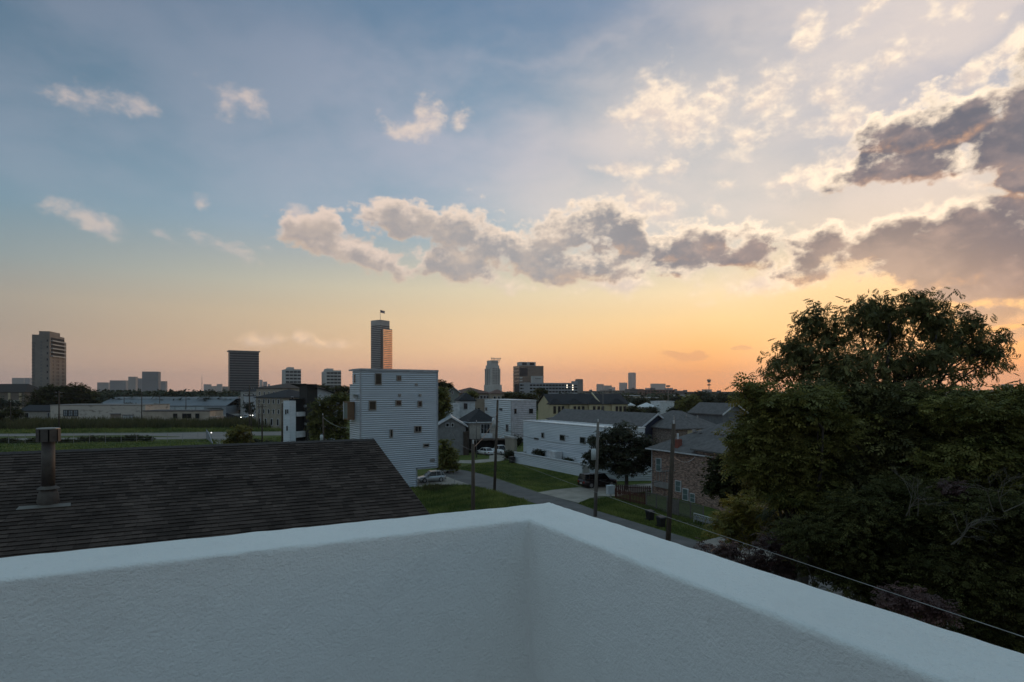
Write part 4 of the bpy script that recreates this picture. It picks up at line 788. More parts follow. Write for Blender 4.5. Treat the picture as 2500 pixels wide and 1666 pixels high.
for k in range(5):
    a0 = f.hit('S', 1605 + k * 7, 1195)[0]; MB().tube([(-.12, a0, 1.6), (-.12, a0, 2.9 + .1 * k), (-.12, a0 - 1.2, 2.95 + .1 * k)], .035, 6).build('conduit', METALG, o); MB().box(-.35, a0 - .28, 1.0, -.02, a0 + .28, 1.7).build('meter_box', METALG, o)
a0, z0 = f.hit('S', 1648, 1105); MB().box(.1, a0 - .35, ze - .6, .8, a0 + .35, ze + 1.4).build('chimney', mat('red_chimney', (.22, .07, .05), .9), o); MB().tube([(.45, a0, ze + 1.4), (.45, a0, ze + 2.1)], .12, 8).build('flue', WTRIM, o)
for a_ in (4.5, 5.6, 8.0, 9.0): MB().box(3.2, a_ - 1, ze + 2.15, 3.55, a_ - .6, ze + 2.45).build('skylight', METALG, o)
house('brick house mostly hidden by the big trees on the right', 1850, 60, 20, 1815, 2100, 1118, 1060, RB, ASPH2, 'hip', D=10)
house('long brick building on the horizon right of the tall tree crown', 2365, 235, -4, 2364, 2445, 963, None, brickmat('far_brick', (.20, .11, .085), (.15, .09, .07), (.2, .18, .16)), mat('pale_parapet', (.30, .28, .27), .9), 'flat', name='apartment_building', cat='building', D=20, grid=[('F', 5, .08, .95, 6.5, 9, 1.3)])
# dark modern house with shed roof, its white neighbour, townhouses of the left street
f = Fr(750, 150, 40, ul=731, ur=775); o = f.thing('black_modern_house', 'modern house with a black shingled corner tower and a long sloping shed roof', 'house'); W, D = f.W, f.D; zt = ZT(938, 150)
DK = mat('charcoal_cladding', (.026, .025, .025), .9, scale=4); MB().box(0, 0, 0, W, D, zt).build('tower', DK, o)
W2 = Fr(750, 150, 40, ul=731, ur=840).W; zl = ZT(968, 150)
MB().prism([(W + .02, .1, 0), (W2, .1, 0), (W2, .1, zl - .3), (W + .02, .1, zt - .9)], (0, D + 4, 0)).build('wall', mat('white_panel', (.42, .45, .50), .8), o)
MB().prism([(-.6, -.6, zt + .1), (W2 + .6, -.6, zl), (W2 + .6, -.6, zl - .3), (-.6, -.6, zt + .005)], (0, D + 5.5, 0)).build('roof', ASPHB, o)
for r_ in [(733.5, 989, 737.5, 994.5), (743.5, 989, 748, 994.5), (733.5, 1033, 737.5, 1038), (739, 1033, 742.5, 1038), (744, 1033, 748, 1038)]: window(f, o, 'S', *r_, frame=WTRIM, fw=.12)
f = Fr(708, 147, 62, ul=692, ur=722); o = f.thing('white_ribbed_house', 'narrow white ribbed block with dark stacked balconies beside the black modern house', 'house'); W, D = f.W, f.D; zt = ZT(979, 147)
MB().box(.04, .04, 0, W, D, zt).build('core', WTRIM, o); MB().corr('F', 0, W, 0, zt, .4).corr('S', 0, D, 0, zt, .4).build('wall', WSID, o, True)
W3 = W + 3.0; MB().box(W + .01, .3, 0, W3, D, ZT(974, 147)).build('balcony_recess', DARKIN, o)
for va, vb in ((1007, 1018), (1055, 1070)): MB().box(W + .02, -.3, ZT(vb, 147), W3 - .1, .28, ZT(va, 147)).build('balcony_panel', WTRIM, o)
for r_ in [(697, 1000, 700, 1012), (702, 1000, 704.5, 1010), (700, 1040, 703, 1052)]: window(f, o, 'S', *r_, frame=DFRAME, fw=.05)
f, o = house('front beige townhouse with a dark hipped roof left of the black modern house', 690, 205, 55, 662, 740, 971, 950, BEIGE, ASPHB, 'hip', D=16, W=16, grid=[('F', 3, .1, .9, 9.5, 11, 1), ('S', 5, .05, .95, 8.5, 10.2, 1.0), ('S', 5, .05, .95, 5, 6.7, 1.0), ('S', 4, .05, .95, 1, 3.4, 1.2)], group='townhouses of the left street')
house('rear beige townhouse with the highest brown hipped roof of the left street', 690, 262, 55, 650, 742, 948, 934, mat('beige2', (.34, .30, .25), .9), mat('brown_shingles2', (.06, .045, .038), .9), 'hip', D=20, W=22, grid=[('S', 5, .05, .95, 11, 12.7, 1.1), ('S', 5, .05, .95, 7, 8.7, 1.1)], group='townhouses of the left street')
house('pale grey townhouse farthest down the left street', 640, 320, 60, 612, 668, 955, 942, mat('pale_grey_stucco', (.34, .34, .33), .9), ASPHB, 'hip', D=18, W=18, grid=[('S', 4, .05, .95, 6, 8, 1.2), ('S', 4, .05, .95, 10, 11.5, 1.2)], group='townhouses of the left street')
house('white building with a black end wall in the far street', 601, 300, 30, 592, 628, 968, None, mat('white_wall3', (.45, .47, .50), .8), ASPHB, 'flat', name='small_building', cat='building', D=9)
# low brick workshop with its wings
WB = brickmat('painted_white_brick', (.40, .37, .33), (.33, .30, .27), (.28, .26, .23), bw=.6, bh=.3, ms=.02)
f = Fr(123, 236, 2, ul=122.5, ur=355, D=18); o = f.thing('brick_workshop', 'long low workshop of worn white painted brick with a triple window and two garage doors', 'building')
zt = ZT(990, 236); W = f.W; MB().box(0, 0, 0, W, 18, zt).build('wall', mat('worn_white_brick', (.46, .42, .37), .9, col2=(.20, .18, .16), scale=.35, contrast=(.52, .66), detail=9, stretch=(1, 1, 2)), o); MB().box(-.15, -.15, zt, W + .15, 18.1, zt + .25).build('roof', mat('parapet_cap', (.22, .21, .20), .9), o)
for u0, u1 in ((154.5, 166), (167, 179), (180, 191)): window(f, o, 'F', u0, 1001, u1, 1017, frame=mat('black_window_frame', (.02, .02, .022), .6), glass=mat('pale_pane', (.22, .25, .27), .4), fw=.25, rail=1, mull=1)
for u0, u1, v0, mm_ in ((270, 295, 1012, mat('tan_door', (.26, .21, .17), .8)), (301, 327, 1015, mat('white_door', (.48, .52, .55), .7))):
    a0 = f.hit('F', u0, 1020)[0]; a1 = f.hit('F', u1, 1020)[0]; MB().box(a0, -.12, 0, a1, -.003, ZT(v0, 236)).build('garage_door', mm_, o); MB().box(a0 - .1, -.5, ZT(v0, 236), a1 + .1, -.003, ZT(v0, 236) + .35).build('canopy', DFRAME, o)
f, o = house('dark roofed left wing of the brick workshop', 45, 238, 2, 44.5, 122, 1004, 990, mat('wing_wall', (.30, .28, .25), .9), ASPHB, 'gable', D=12, name='workshop_wing', cat='building', wins=[('F', 61, 1008, 71, 1024), ('F', 116, 1008, 121, 1027)])
f, o = house('low cream office with dark windows right of the brick workshop', 349, 228, 3, 348.5, 512, 1005, None, mat('cream_brick', (.42, .36, .29), .9, scale=.4), mat('tar_roof', (.09, .085, .085), .9), 'flat', D=12, name='office', cat='building', frame=mat('black_window_frame', (.02, .02, .022), .6), wins=[('F', 423, 1010, 433, 1022), ('F', 445, 1010, 456, 1022), ('F', 456.5, 1010, 467, 1022), ('F', 477, 1010, 487, 1022)])
MB().box(f.W, -1, 0, f.W + 3, 6, 3.2).build('annex', mat('annex_wall', (.36, .30, .25), .9), o)
f = Fr(550, 330, -4, ul=551, ur=551, W=2, D=2); f = Fr(235, 335, 1, ul=234.5, ur=552, D=30); o = f.thing('warehouse', 'long grey metal warehouse behind the brick workshop with white wall panels', 'warehouse'); W = f.W; z0, z1 = ZT(991, 335), ZT(975, 345)
MB().box(0, 0, 0, W, 30, z0 - .2).build('wall', mat('warehouse_wall', (.30, .33, .36), .7), o); roof_gable(MB(), 0, 0, W, 30, z0, z1 + 1, 'x', .3).build('roof', mat('warehouse_roof', (.17, .185, .20), .6, .2, col2=(.13, .14, .155), scale=.15), o)
for k in range(9): MB().box(W * (.04 + k * .108), 12, z1 + .2, W * (.04 + k * .108) + 8, 18, z1 + 1.3).build('skylight', mat('skylight_panel', (.42, .46, .50), .6), o)
for k, (a, b_) in enumerate(((.52, .60), (.61, .68), (.69, .76), (.77, .83))): MB().box(W * a, -.15, .2, W * b_, -.003, z0 - .8).build('wall_panel', mat('white_wall_panel', (.46, .50, .54), .7), o)
MB().box(W * .86, -3, z0 - 1.2, W * .97, -.2, z0 - 1.0).build('canopy', DFRAME, o)
f, o = house('brown apartment house with cream pilasters at the left edge', 60, 290, 75, -70, 64, 958, 937, mat('brown_stucco', (.17, .14, .12), .9), mat('dark_brown_roof', (.035, .027, .024), .9), 'hip', D=None, W=12)
for k in range(4): MB().box(-.25, f.D * (.05 + k * .2), 0, -.003, f.D * (.05 + k * .2) + 1.6, ZT(958, 290) - .3).build('pilaster', mat('pilaster_cream', (.42, .34, .24), .9), o)
for k in range(3): MB().box(-1.2, f.D * (.09 + k * .2), 6, -.26, f.D * (.09 + k * .2) + 2.4, 8.6).build('bay', mat('bay_white', (.45, .42, .38), .9), o)
# beyond: brick tiled terrace, garage, mid-town blocks
f = Fr(1094, 330, 3, ul=1093, ur=1198, D=25); o = f.thing('tiled_apartments', 'long apartment building under a reddish tiled roof in front of the slender white tower', 'building'); W = f.W; ze, zr = ZT(960, 330), ZT(948, 330)
AP = mat('tan_apartment_wall', (.30, .25, .20), .9, scale=.3); MB().box(0, 0, 0, W, 25, ze - .2).build('wall', AP, o); roof_hip(MB(), 0, 0, W, 25, ze, zr + .5, .8).build('roof', mat('reddish_tiles', (.13, .075, .06), .9), o)
for k in range(9): winbox(f, o, 'F', W * (.30 + .075 * k), W * (.30 + .075 * k) + 1.5, ze - 3.2, ze - 1.4, WTRIM, GLASS, .15)
f, o = house('red tiled end pavilion of the tan apartments, nearest the glass tower', 1199, 320, 10, 1196, 1236, 961, 951, AP, mat('reddish_tiles', (.13, .075, .06), .9), 'hip', D=14, grid=[('F', 3, .1, .9, 8.3, 10.2, 1.4), ('F', 3, .1, .9, 4.8, 6.6, 1.4)], name='pavilion', cat='building')
CR2 = mat('far_cream_wall', (.36, .30, .22), .9, scale=.2)
f, o = house('cream commercial block with a row of dark windows behind the townhouses', 1505, 380, 8, 1504, 1563, 967, None, CR2, WTRIM, 'flat', D=25, name='commercial_block', cat='building', grid=[('F', 7, .42, .95, 7.2, 8.8, .9)])
house('lower cream block right of the cream commercial block', 1563, 390, 8, 1562.5, 1608, 972, None, CR2, WTRIM, 'flat', D=25, name='commercial_block', cat='building', grid=[('F', 4, .1, .9, 5.5, 7, 1)])
house('small white tent roofed shed among shrubs right of the townhouses', 1534, 230, 0, 1533.5, 1549, 990, 984, WTRIM, mat('white_tarp', (.62, .64, .66), .7), 'hip', D=4, name='shed', cat='shed')
house('wide white roofed pavilion among the shrubs beyond the grey roofs', 1567, 235, 0, 1566.5, 1602, 994, 984, WTRIM, mat('white_tarp', (.62, .64, .66), .7), 'hip', D=8, name='pavilion', cat='shed')
house('white square block at the foot of the floodlight mast', 1612, 240, 25, 1611, 1646, 982, None, mat('bright_white_wall', (.66, .68, .70), .7), WTRIM, 'flat', D=6, name='white_block', cat='building')
house('white low shop with pale roof, right of the floodlight mast', 1655, 420, 0, 1654.5, 1688, 966, None, WTRIM, WTRIM, 'flat', D=12, name='shop', cat='building')
house('small white shop farther right, among the distant trees', 1700, 400, 0, 1699.5, 1712, 965, None, WTRIM, WTRIM, 'flat', D=8, name='shop', cat='building')

# ------------------------------------------------------------------ towers
def tower(label, u, Y, rot, ul, ur, vt, wall, glass, floors=0, colsF=0, colsS=0, bands=False, name='tower', D=None, zlow=12, wfrac=.6, hfrac=.5, pent=None, group=None, cat='tower'):
    f = Fr(u, Y, rot, ul=ul, ur=ur, D=D); o = f.thing(name, label, cat, group); W, D = f.W, f.D; zt = ZT(vt, Y)
    MB().box(0, 0, 0, W, D, zt).build('wall', wall, o)
    if floors:
        fh = (zt - zlow - 1.5) / floors
        for k in range(floors):
            z0 = zlow + k * fh + fh * (1 - hfrac) / 2; z1 = z0 + fh * hfrac
            if bands: MB().box(-.25, -.25, z0, W + .25, -.003, z1).box(-.25, .0, z0, -.003, D, z1).build('window_band', glass, o)
            else:
                for fc, n, ln in (('F', colsF, W), ('S', colsS, D)):
                    for c_ in range(n):
                        a = ln * (c_ + .5) / n; wd = ln / n * wfrac / 2; MB().fbox(fc, a - wd, a + wd, z0, z1, .003, .25).build('window', glass, o)
    if pent:
        a0 = f.hit('F', pent[0], pent[2])[0]; a1 = f.hit('F', pent[1], pent[2])[0]; MB().box(a0, D * .2, zt + .003, a1, D * .7, ZT(pent[2], Y)).build('penthouse', wall, o)
    return f, o
TG = mat('tower_grey', (.16, .16, .16), .8, scale=.05); TW = mat('tower_white', (.44, .44, .43), .8, scale=.05); TGL = mat('tower_glass', (.018, .02, .026), .3, spec=.4, scale=.1)
# left residential tower
f = Fr(121, 620, 106, ul=78, ur=164); o = f.thing('residential_tower', 'broad grey residential tower with balconies along its top, leftmost on the skyline', 'tower'); W, D = f.W, f.D; zt = ZT(818, 620)
RT = mat('tower_tan', (.22, .195, .175), .85, scale=.05); MB().box(0, 0, 0, W * .84, D, zt).box(W * .84, .8, 0, W, D, zt - 5).build('wall', RT, o)
MB().box(W * .02, D * .02, zt + .003, W * .6, D * .62, ZT(809, 620)).build('penthouse', RT, o)
for k in range(5): MB().box(W * .08, -1.6, zt - 6.3 - k * 4.0, W * .82, -.003, zt - 5.1 - k * 4.0).build('balcony', TW, o); MB().box(W * .08, -.3, zt - 5.05 - k * 4.0, W * .82, -.004, zt - 2.4 - k * 4.0).build('balcony_opening', DARKIN, o)
for c_ in (.20, .42, .50, .72, .80):
    for k in range(13): MB().box(W * c_ - .9, -.2, 12 + k * 3.9, W * c_ + .9, -.003, 14.4 + k * 3.9).build('window', TGL, o)
for k in range(9): MB().box(-.2, D * .08, 12 + k * 6.5, -.003, D * .16, 14.2 + k * 6.5).build('window', TGL, o)
for k in range(16): MB().box(-.2, D * .42, 12 + k * 3.4, -.003, D * .52, 13.6 + k * 3.4).box(-.9, D * .85, 11 + k * 3.4, -.003, D * .99, 12.1 + k * 3.4).build('balcony', TG, o)
# black slab
BLK = mat('dark_fins', (.20, .20, .21), .7, scale=.1)
f, o = tower('dark rectangular office slab with thin light floor lines and an overhanging top', 561, 1000, 31, 557.5, 632, 858, BLK, mat('slab_glass', (.018, .019, .024), .35, scale=.1), 17, bands=True, zlow=8, hfrac=.66)
MB().box(-2, -2, ZT(858, 1000) + .003, f.W + 2, f.D + 2, ZT(855.5, 1000)).build('roof', BLK, o)
for k in range(5): MB().box(f.W * (.15 + .15 * k), -.5, ZT(861, 1000), f.W * (.15 + .15 * k) + 3, -.26, ZT(858.5, 1000)).build('fin', BLK, o)
tower('pale office block with a small rooftop box, the twin nearer the dark slab', 697, 870, 27, 688, 735, 901.5, TW, TGL, 8, 4, 0, zlow=4, wfrac=.86, hfrac=.5, pent=(705, 720, 896), group='twin pale office blocks', name='office_block')
tower('pale office block with a small rooftop box, the twin right beside the steel house', 797, 850, 22, 785, 833, 904.5, TW, TGL, 8, 4, 0, zlow=4, wfrac=.86, hfrac=.5, pent=(799, 817, 899), group='twin pale office blocks', name='office_block')
# tall rounded tower with flag
Yt = 1320; f = Fr(928, Yt, 56, ul=897, ur=957.5); o = f.thing('rounded_tower', 'tallest tower, banded with a rounded left end and a flag on top', 'tower'); W, D = f.W, f.D; zt, zs2 = ZT(781, Yt), ZT(801, Yt)
fp = [(0, 0)] + [(W * .15 + 0, 0)]
arc = [(D * .35 - D * .35 * math.sin(R(a)), D - D * .35 + D * .35 * math.cos(R(a))) for a in range(0, 91, 15)]
def footprint(g=0): 
    pts = [(-g, -g), (W * .78 + g, -g), (W * .78 + g, D + g)] + [(D * .45 - (D * .45 + g) * math.sin(R(a)), D - D * .45 + (D * .45 + g) * math.cos(R(a))) for a in range(0, 91, 10)]
    return pts
def ring(z0, z1, g): return MB().prism([(p[0], p[1], z0) for p in footprint(g)], (0, 0, z1 - z0))
TS = mat('tower_stone', (.36, .34, .33), .7, scale=.05); ring(0, zt, 0).build('wall', TS, o)
MB().box(W * .78 + .05, .2, 0, W, D * .8, zs2).build('wing', TS, o)
nfl = 38; fh = (zt - 14) / nfl
REFL = mat('bronze_mirror_glass', (.85, .55, .40), .06, 1.0, scale=.1)
for k in range(nfl):
    z0 = 2 + k * fh; ring(z0 + fh * .42, z0 + fh * .95, .2).build('window_band', TGL, o)
    if z0 + fh < zs2: MB().box(W * .24, -.6, z0 + fh * .3, W + .3, -.25, z0 + fh * .95).build('glass_band', REFL, o)
MB().box(W * .21, -.9, 4, W * .235, -.25, zs2 - 3).build('fin', TS, o); MB().box(W * .05, -.8, 20, W * .19, -.24, zs2 - 2).build('glass_bay', mat('slab_glass', (.018, .019, .024), .35, scale=.1), o)
fx = XU(928.5, Yt + 15); fl = thing('roof_flag', 'flag with red and white stripes flying on a mast atop the tallest tower', 'flag', (fx, Yt + 15, zt)); zf = ZT(757, Yt + 15) - zt
MB().tube([(0, 0, 0), (0, 0, zf)], [.5, .3], 8).build('mast', METALG, fl)
fg = MB()
for k in range(7):
    t0, t1 = zf - .2 - k * .85, zf - .2 - (k + 1) * .85
    if k % 2 == 0: fg.add([(.4, 0, t0), (5, .8, t0 - 1.2), (10, 0, t0 - 2.2), (10, 0, t1 - 2.2), (5, .8, t1 - 1.2), (.4, 0, t1)], [(0, 1, 4, 5), (1, 2, 3, 4)])
fg.build('red_stripes', mat('flag_red', (.20, .02, .025), .8), fl); fg = MB()
for k in range(1, 7, 2):
    t0, t1 = zf - .2 - k * .85, zf - .2 - (k + 1) * .85; fg.add([(.4, 0, t0), (5, .8, t0 - 1.2), (10, 0, t0 - 2.2), (10, 0, t1 - 2.2), (5, .8, t1 - 1.2), (.4, 0, t1)], [(0, 1, 4, 5), (1, 2, 3, 4)])
fg.build('white_stripes', mat('flag_white', (.5, .5, .5), .8), fl)
MB().add([(.4, -.1, zf - .2), (4.5, .6, zf - 1.3), (4.5, .6, zf - 4.6), (.4, -.1, zf - 3.6)], [(0, 1, 2, 3)]).build('canton', mat('flag_blue', (.02, .03, .12), .8), fl)
# slender white tower with flared crown
f = Fr(1199, 1500, 35, ul=1186, ur=1219); o = f.thing('slender_tower', 'slender stepped white tower with a flared comb-like crown', 'tower'); W, D = f.W, f.D; zt = ZT(888, 1500)
MB().box(0, 0, 0, W, D, zt - 4).box(-2, -2, 0, W + 2, D + 2, ZT(900, 1500)).box(-3, -4, 0, W + 5, D + 4, ZT(940, 1500)).box(2, 2, zt - 4, W - 2, D - 2, ZT(880, 1500)).build('wall', TW, o)
for k in range(14):
    for c_ in range(4): MB().box(W * (.14 + .22 * c_), -2.3, 14 + k * 4.1, W * (.14 + .22 * c_) + 2.4, -2.003, 16.4 + k * 4.1).build('window', TGL, o)
for c_ in (.2, .5, .8): MB().box(-2.3, D * c_, 12, -2.003, D * c_ + 2.5, 68).build('window_strip', TGL, o)
for k in range(-3, 4): MB().prism([(W * .5 + k * 3.2, -1, zt + 2), (W * .5 + k * 3.2 + 1, -1, zt + 2), (W * .5 + k * 4.6 + 1, -4, ZT(874 - abs(k) * .4, 1500)), (W * .5 + k * 4.6, -4, ZT(874 - abs(k) * .4, 1500))], (0, 1, 0)).build('crown_fin', TW, o)
MB().box(-3, -4.5, ZT(876.3, 1500), W + 3, -3.5, ZT(875.2, 1500)).build('crown_rim', TW, o)
# glass office with its garage
GLW = mat('bronze_glass_curtain', (.20, .18, .15), .25, .5, scale=.15, col2=(.16, .145, .125))
f, o = tower('broad bronze glass office tower with a boxy top behind the parking garage', 1268, 700, 18, 1253, 1327, 893, GLW, GLW, 0, name='office_tower'); W, D = f.W, f.D; zt = ZT(893, 700)
a0 = f.hit('F', 1273, 885)[0]; a1 = f.hit('F', 1310, 885)[0]; MB().box(a0, 3, zt + .003, a1, D * .7, ZT(883.5, 700)).build('penthouse', TW, o); MB().box(a0 + 2, 2.7, zt + .8, a0 + (a1 - a0) * .4, 2.99, ZT(885, 700)).box(a0 + (a1 - a0) * .6, 2.7, zt + .8, a1 - 2, 2.99, ZT(885, 700)).build('louvre', TGL, o)
for k in range(11): MB().box(-.12, -.12, 8 + k * 3.2, W + .05, -.003, 8.25 + k * 3.2).build('spandrel', TGL, o)
for k in range(12): MB().box(W * k / 12, -.2, 0, W * k / 12 + .22, -.13, zt).build('mullion', TGL, o)
for k in range(9): MB().box(-.2, D * .1, 6 + k * 4, -.003, D * .9, 8.2 + k * 4).build('window_band', TGL, o)
MB().box(-.1, -.3, zt - 12, W * .33, -.21, zt - 2.5).build('recess', TGL, o); MB().box(0, -.35, 0, W * .12, -.21, 16).build('dark_bay', DARKIN, o)
for k in range(4): MB().box(.3, -.36, zt - 15 - 3.4 * k, W * .12, -.22, zt - 13.3 - 3.4 * k).build('balcony', TW, o)
f = Fr(1269, 560, 12, ul=1268.5, ur=1409, D=22); o = f.thing('parking_garage', 'long grey five level parking garage with dark open decks', 'garage'); W = f.W; zt = ZT(935, 560)
GC = mat('garage_concrete', (.30, .32, .34), .85, scale=.1); MB().box(0, 0, 0, W, 22, zt - 1).build('core', DARKIN, o)
for k in range(7): zq = zt - k * 3.05; MB().box(-.3, -.4, zq - 1.5, W + .3, -.003, zq).build('deck_wall', GC, o)
for k in range(18): MB().box(W * k / 18 - .25, -.35, 0, W * k / 18 + .25, -.002, zt - .5).build('pier', GC, o)
MB().box(W * .07, -.6, 0, W * .17, -.41, zt + .4).build('stair_panel', GC, o); MB().box(W * .93, -.6, zt - 2, W + .5, 6, zt + 1.8).build('stair_head', GC, o)
a0 = f.hit('F', 1305, 925)[0]; a1 = f.hit('F', 1328, 925)[0]; MB().box(a0, 4, zt + .003, a1, 14, ZT(918, 560)).build('penthouse', TW, o); MB().box(a0 + 1.6, 3.7, ZT(925, 560), a1 - 1.6, 3.99, ZT(924, 560)).build('penthouse_window', TGL, o)
LITW = emat('lit_opening', (1, .86, .66), 1.2)
for uu, vv in ((1384, 941), (1384, 946), (1398, 941), (1398, 946.5), (1398, 951.5)):
    a, z_ = f.hit('F', uu, vv); MB().box(a - .45, -.55, z_ - .55, a + .45, -.42, z_ + .55).build('lit_opening', LITW, o)
def cyl(label, u, Y, ru, vt, m, n=24, name='round_tower', taper=1.0):
    r_ = ru / F * Y; o = thing(name, label, 'tower', (XU(u, Y), Y, 0)); zt = ZT(vt, Y)
    MB().tube([(0, 0, 0), (0, 0, zt * .97), (0, 0, zt)], [r_, r_, r_ * taper], n).build('wall', m, o)
    for k in range(12): MB().tube([(r_ * math.cos(2 * math.pi * k / 12), r_ * math.sin(2 * math.pi * k / 12), 0), (r_ * math.cos(2 * math.pi * k / 12), r_ * math.sin(2 * math.pi * k / 12), zt * .96)], r_ * .06, 4).build('rib', TG, o)
cyl('short round grey tower at the right end of the parking garage', 1414, 1500, 9, 926, TG)
cyl('dark round topped skyscraper, tallest of the far skyline on the right', 1543, 8300, 9, 910, mat('far_dark_tower', (.05, .048, .05), .7), name='far_round_tower', taper=.8)
for u, vt, ul, ur, Y, lb in [(29, 923, 28, 58, 4200, 'pale distant slab left of the broad residential tower'), (60, 923, 59.5, 72, 4200, 'narrow pale distant block touching the residential tower'),
        (237, 934, 236, 265, 3600, 'low hazy block, first right of the dark round bushy trees at left'), (268, 929, 267, 307, 3000, 'wide brownish low block between hazy blocks left of the pinkish tower'), (313, 920, 307, 331, 3300, 'pinkish hazy tower left of the dark square tower'),
        (334, 924, 332, 346, 3500, 'narrow hazy block squeezed between pinkish tower and dark square tower'), (346.5, 907.5, 345.5, 386.5, 2600, 'dark blue grey square tower between pinkish and stepped blocks, left'), (388, 931, 387, 404, 3300, 'low hazy block attached right of the dark square tower'),
        (497, 938.5, 496, 514, 5200, 'tiny hazy block beside the lattice mast'), (529, 938, 528, 541, 5200, 'tiny hazy block halfway between the mast and the dark slab'), (543, 944, 542, 557, 1500, 'small dark box at the left foot of the dark office slab'), (515, 943, 514, 528, 5200, 'lowest tiny hazy block between two taller hazy ones, left skyline'),
        (633, 927.5, 632, 640, 6000, 'thin hazy tower touching the right side of the dark slab'), (642, 932, 641, 651, 6000, 'pinkish hazy tower right of the dark slab'), (654, 938, 653, 658, 6000, 'smallest hazy spike over the townhouse roofs'),
        (1459, 938, 1458, 1474, 5200, 'stepped hazy tower, first right of the round grey tower'), (1475, 941.5, 1474, 1494, 4600, 'broad hazy block right of the stepped hazy tower'), (1495, 945.5, 1494, 1502, 5200, 'small low hazy block between broad block and the far towers'),
        (1514, 934.5, 1513, 1531.5, 7000, 'pale hazy tower just left of the dark round topped skyscraper'), (1591, 937, 1590, 1625, 6000, 'wide hazy hospital-like block right of the round topped skyscraper'), (1578, 947.5, 1577, 1592, 5600, 'low hazy step left of the wide hazy block'), (1626, 947.5, 1625, 1643, 5600, 'low hazy step right of the wide hazy block'),
        (1720, 951, 1719, 1738, 3500, 'pale low block behind the cell mast'), (2382, 953, 2381, 2409, 2500, 'grey flat block on the horizon right of the tall tree'), (2423, 954, 2422, 2443, 2500, 'low pinkish block left of the tower between cranes'), (2459, 938.5, 2458, 2474, 3000, 'slim grey tower between the two cranes'), (2490, 954, 2489, 2530, 2500, 'pale block at the right edge under the crane')]:
    tower(lb, u, Y, 12, ul, ur, vt, mat('far_block_%d' % (int(u) % 4), [(.20, .20, .21), (.27, .25, .24), (.16, .165, .18), (.30, .26, .24)][int(u) % 4], .9, scale=.01), TGL, 0, name='distant_block', D=30, group='hazy blocks of the far skyline', cat='building')
# mid-town rows on the right
for i_, (ul, ur, vt, Y, c_, fl_, lb) in enumerate([(1428, 1475, 955, 900, (.16, .15, .14), 3, 'low grey brown row just right of the round grey tower'), (1472, 1530, 953.5, 1000, (.22, .20, .18), 3, 'low tan row under the hazy skyline towers'), (1536, 1572, 950, 950, (.15, .14, .14), 3, 'dark low row at the foot of the round topped skyscraper'), (1572, 1647, 951.5, 700, (.20, .12, .10), 3, 'long red brick row with evenly spaced dark windows'),
        (1644, 1672, 954, 800, (.30, .27, .25), 2, 'pale low building right of the long red brick row'), (1668, 1700, 957, 650, (.13, .12, .12), 2, 'dark flat building left of the cell mast'), (1690, 1760, 958, 900, (.20, .20, .21), 2, 'long grey roofline behind the cell mast'), (1745, 1790, 957, 850, (.15, .15, .15), 2, 'dark roofline disappearing behind the tree on the right'), (1430, 1508, 961, 520, (.17, .16, .16), 2, 'wide flat grey building above the townhouse roofs'), (1600, 1700, 966, 560, (.25, .24, .23), 1, 'wide low pale building behind the floodlight mast')]):
    f, o = tower(lb, ul + 1, Y, 6, ul, ur, vt, mat('town_wall_%d' % i_, c_, .9, scale=.05), TGL, 0, name='low_building', D=25, group='low rows of the mid town', cat='building')
    zt = ZT(vt, Y); n = 10
    for fr_ in range(fl_):
        for k in range(n): MB().box(f.W * (k + .25) / n, -.25, zt - 3 - fr_ * 3.6, f.W * (k + .75) / n, -.003, zt - 1.2 - fr_ * 3.6).build('window', TGL, o)
    MB().box(f.W * .3, 4, zt + .003, f.W * .4, 12, zt + 2).build('plant_room', TG, o)
# masts and cranes
def mast(label, u, Y, vt, name='mast', arms=(), r_=.25):
    o = thing(name, label, 'mast', (XU(u, Y), Y, 0)); zt = ZT(vt, Y); MB().tube([(0, 0, 0), (0, 0, zt)], [r_ * 1.4, r_ * .8], 8).build('pole', DFRAME, o)
    for v, wd, ht in arms:
        z_ = ZT(v, Y)
        for k in range(-2, 3): MB().box(k * wd / 4 - wd * .07, -.5, z_ - ht / 2, k * wd / 4 + wd * .07, .5, z_ + ht / 2).build('antenna_panel', DFRAME, o)
        MB().box(-wd / 2, -.08, z_ - .1, wd / 2, .08, z_ + .1).build('crossbar', DFRAME, o)
mast('cell phone mast with three tiers of antennas left of the big tree', 1731, 620, 925, 'cell_mast', [(929, 3.2, 1.8), (932.5, 2.4, 1.6), (940, 2.6, 1.4)], .35)
mast('floodlight mast with twin lamp banks above the white block', 1631, 300, 941, 'floodlight_mast', [(943, 1.6, .8)], .14)
mast('thin lattice mast on the left horizon', 493, 3200, 920, 'radio_mast', [(936, 12, 1)], 1.2)
mast('thin bare mast right of the floodlight mast', 1706, 900, 951, 'mast', [], .3); mast('small rooftop mast on the horizon right of the big tree', 2391, 1500, 947, 'mast', [(948, 5, .4)], .4)
for (u, Y, vt, jl, jr, vj, lb) in [(2490, 1600, 925, 2457, 2500, 941, 'taller tower crane at the right edge, its jib over the slim tower'), (2446, 1500, 946, 2439, 2459, 944, 'small tower crane left of the slim grey tower')]:
    o = thing('tower_crane', lb, 'crane', (XU(u, Y), Y, 0), 0, 'cranes on the right horizon'); CM = mat('crane_steel', (.16, .09, .05), .7)
    MB().box(-.9, -.9, 0, .9, .9, ZT(vt, Y)).build('tower_frame', CM, o); MB().tube([(XU(jl, Y) - XU(u, Y), 0, ZT(vj, Y)), (XU(jr, Y) - XU(u, Y), 0, ZT(vj - 2, Y))], 1.0, 4).build('jib', CM, o); MB().box(-1.6, -1.6, ZT(vj, Y) - 3, 1.6, 1.6, ZT(vj, Y)).build('cab', CM, o)

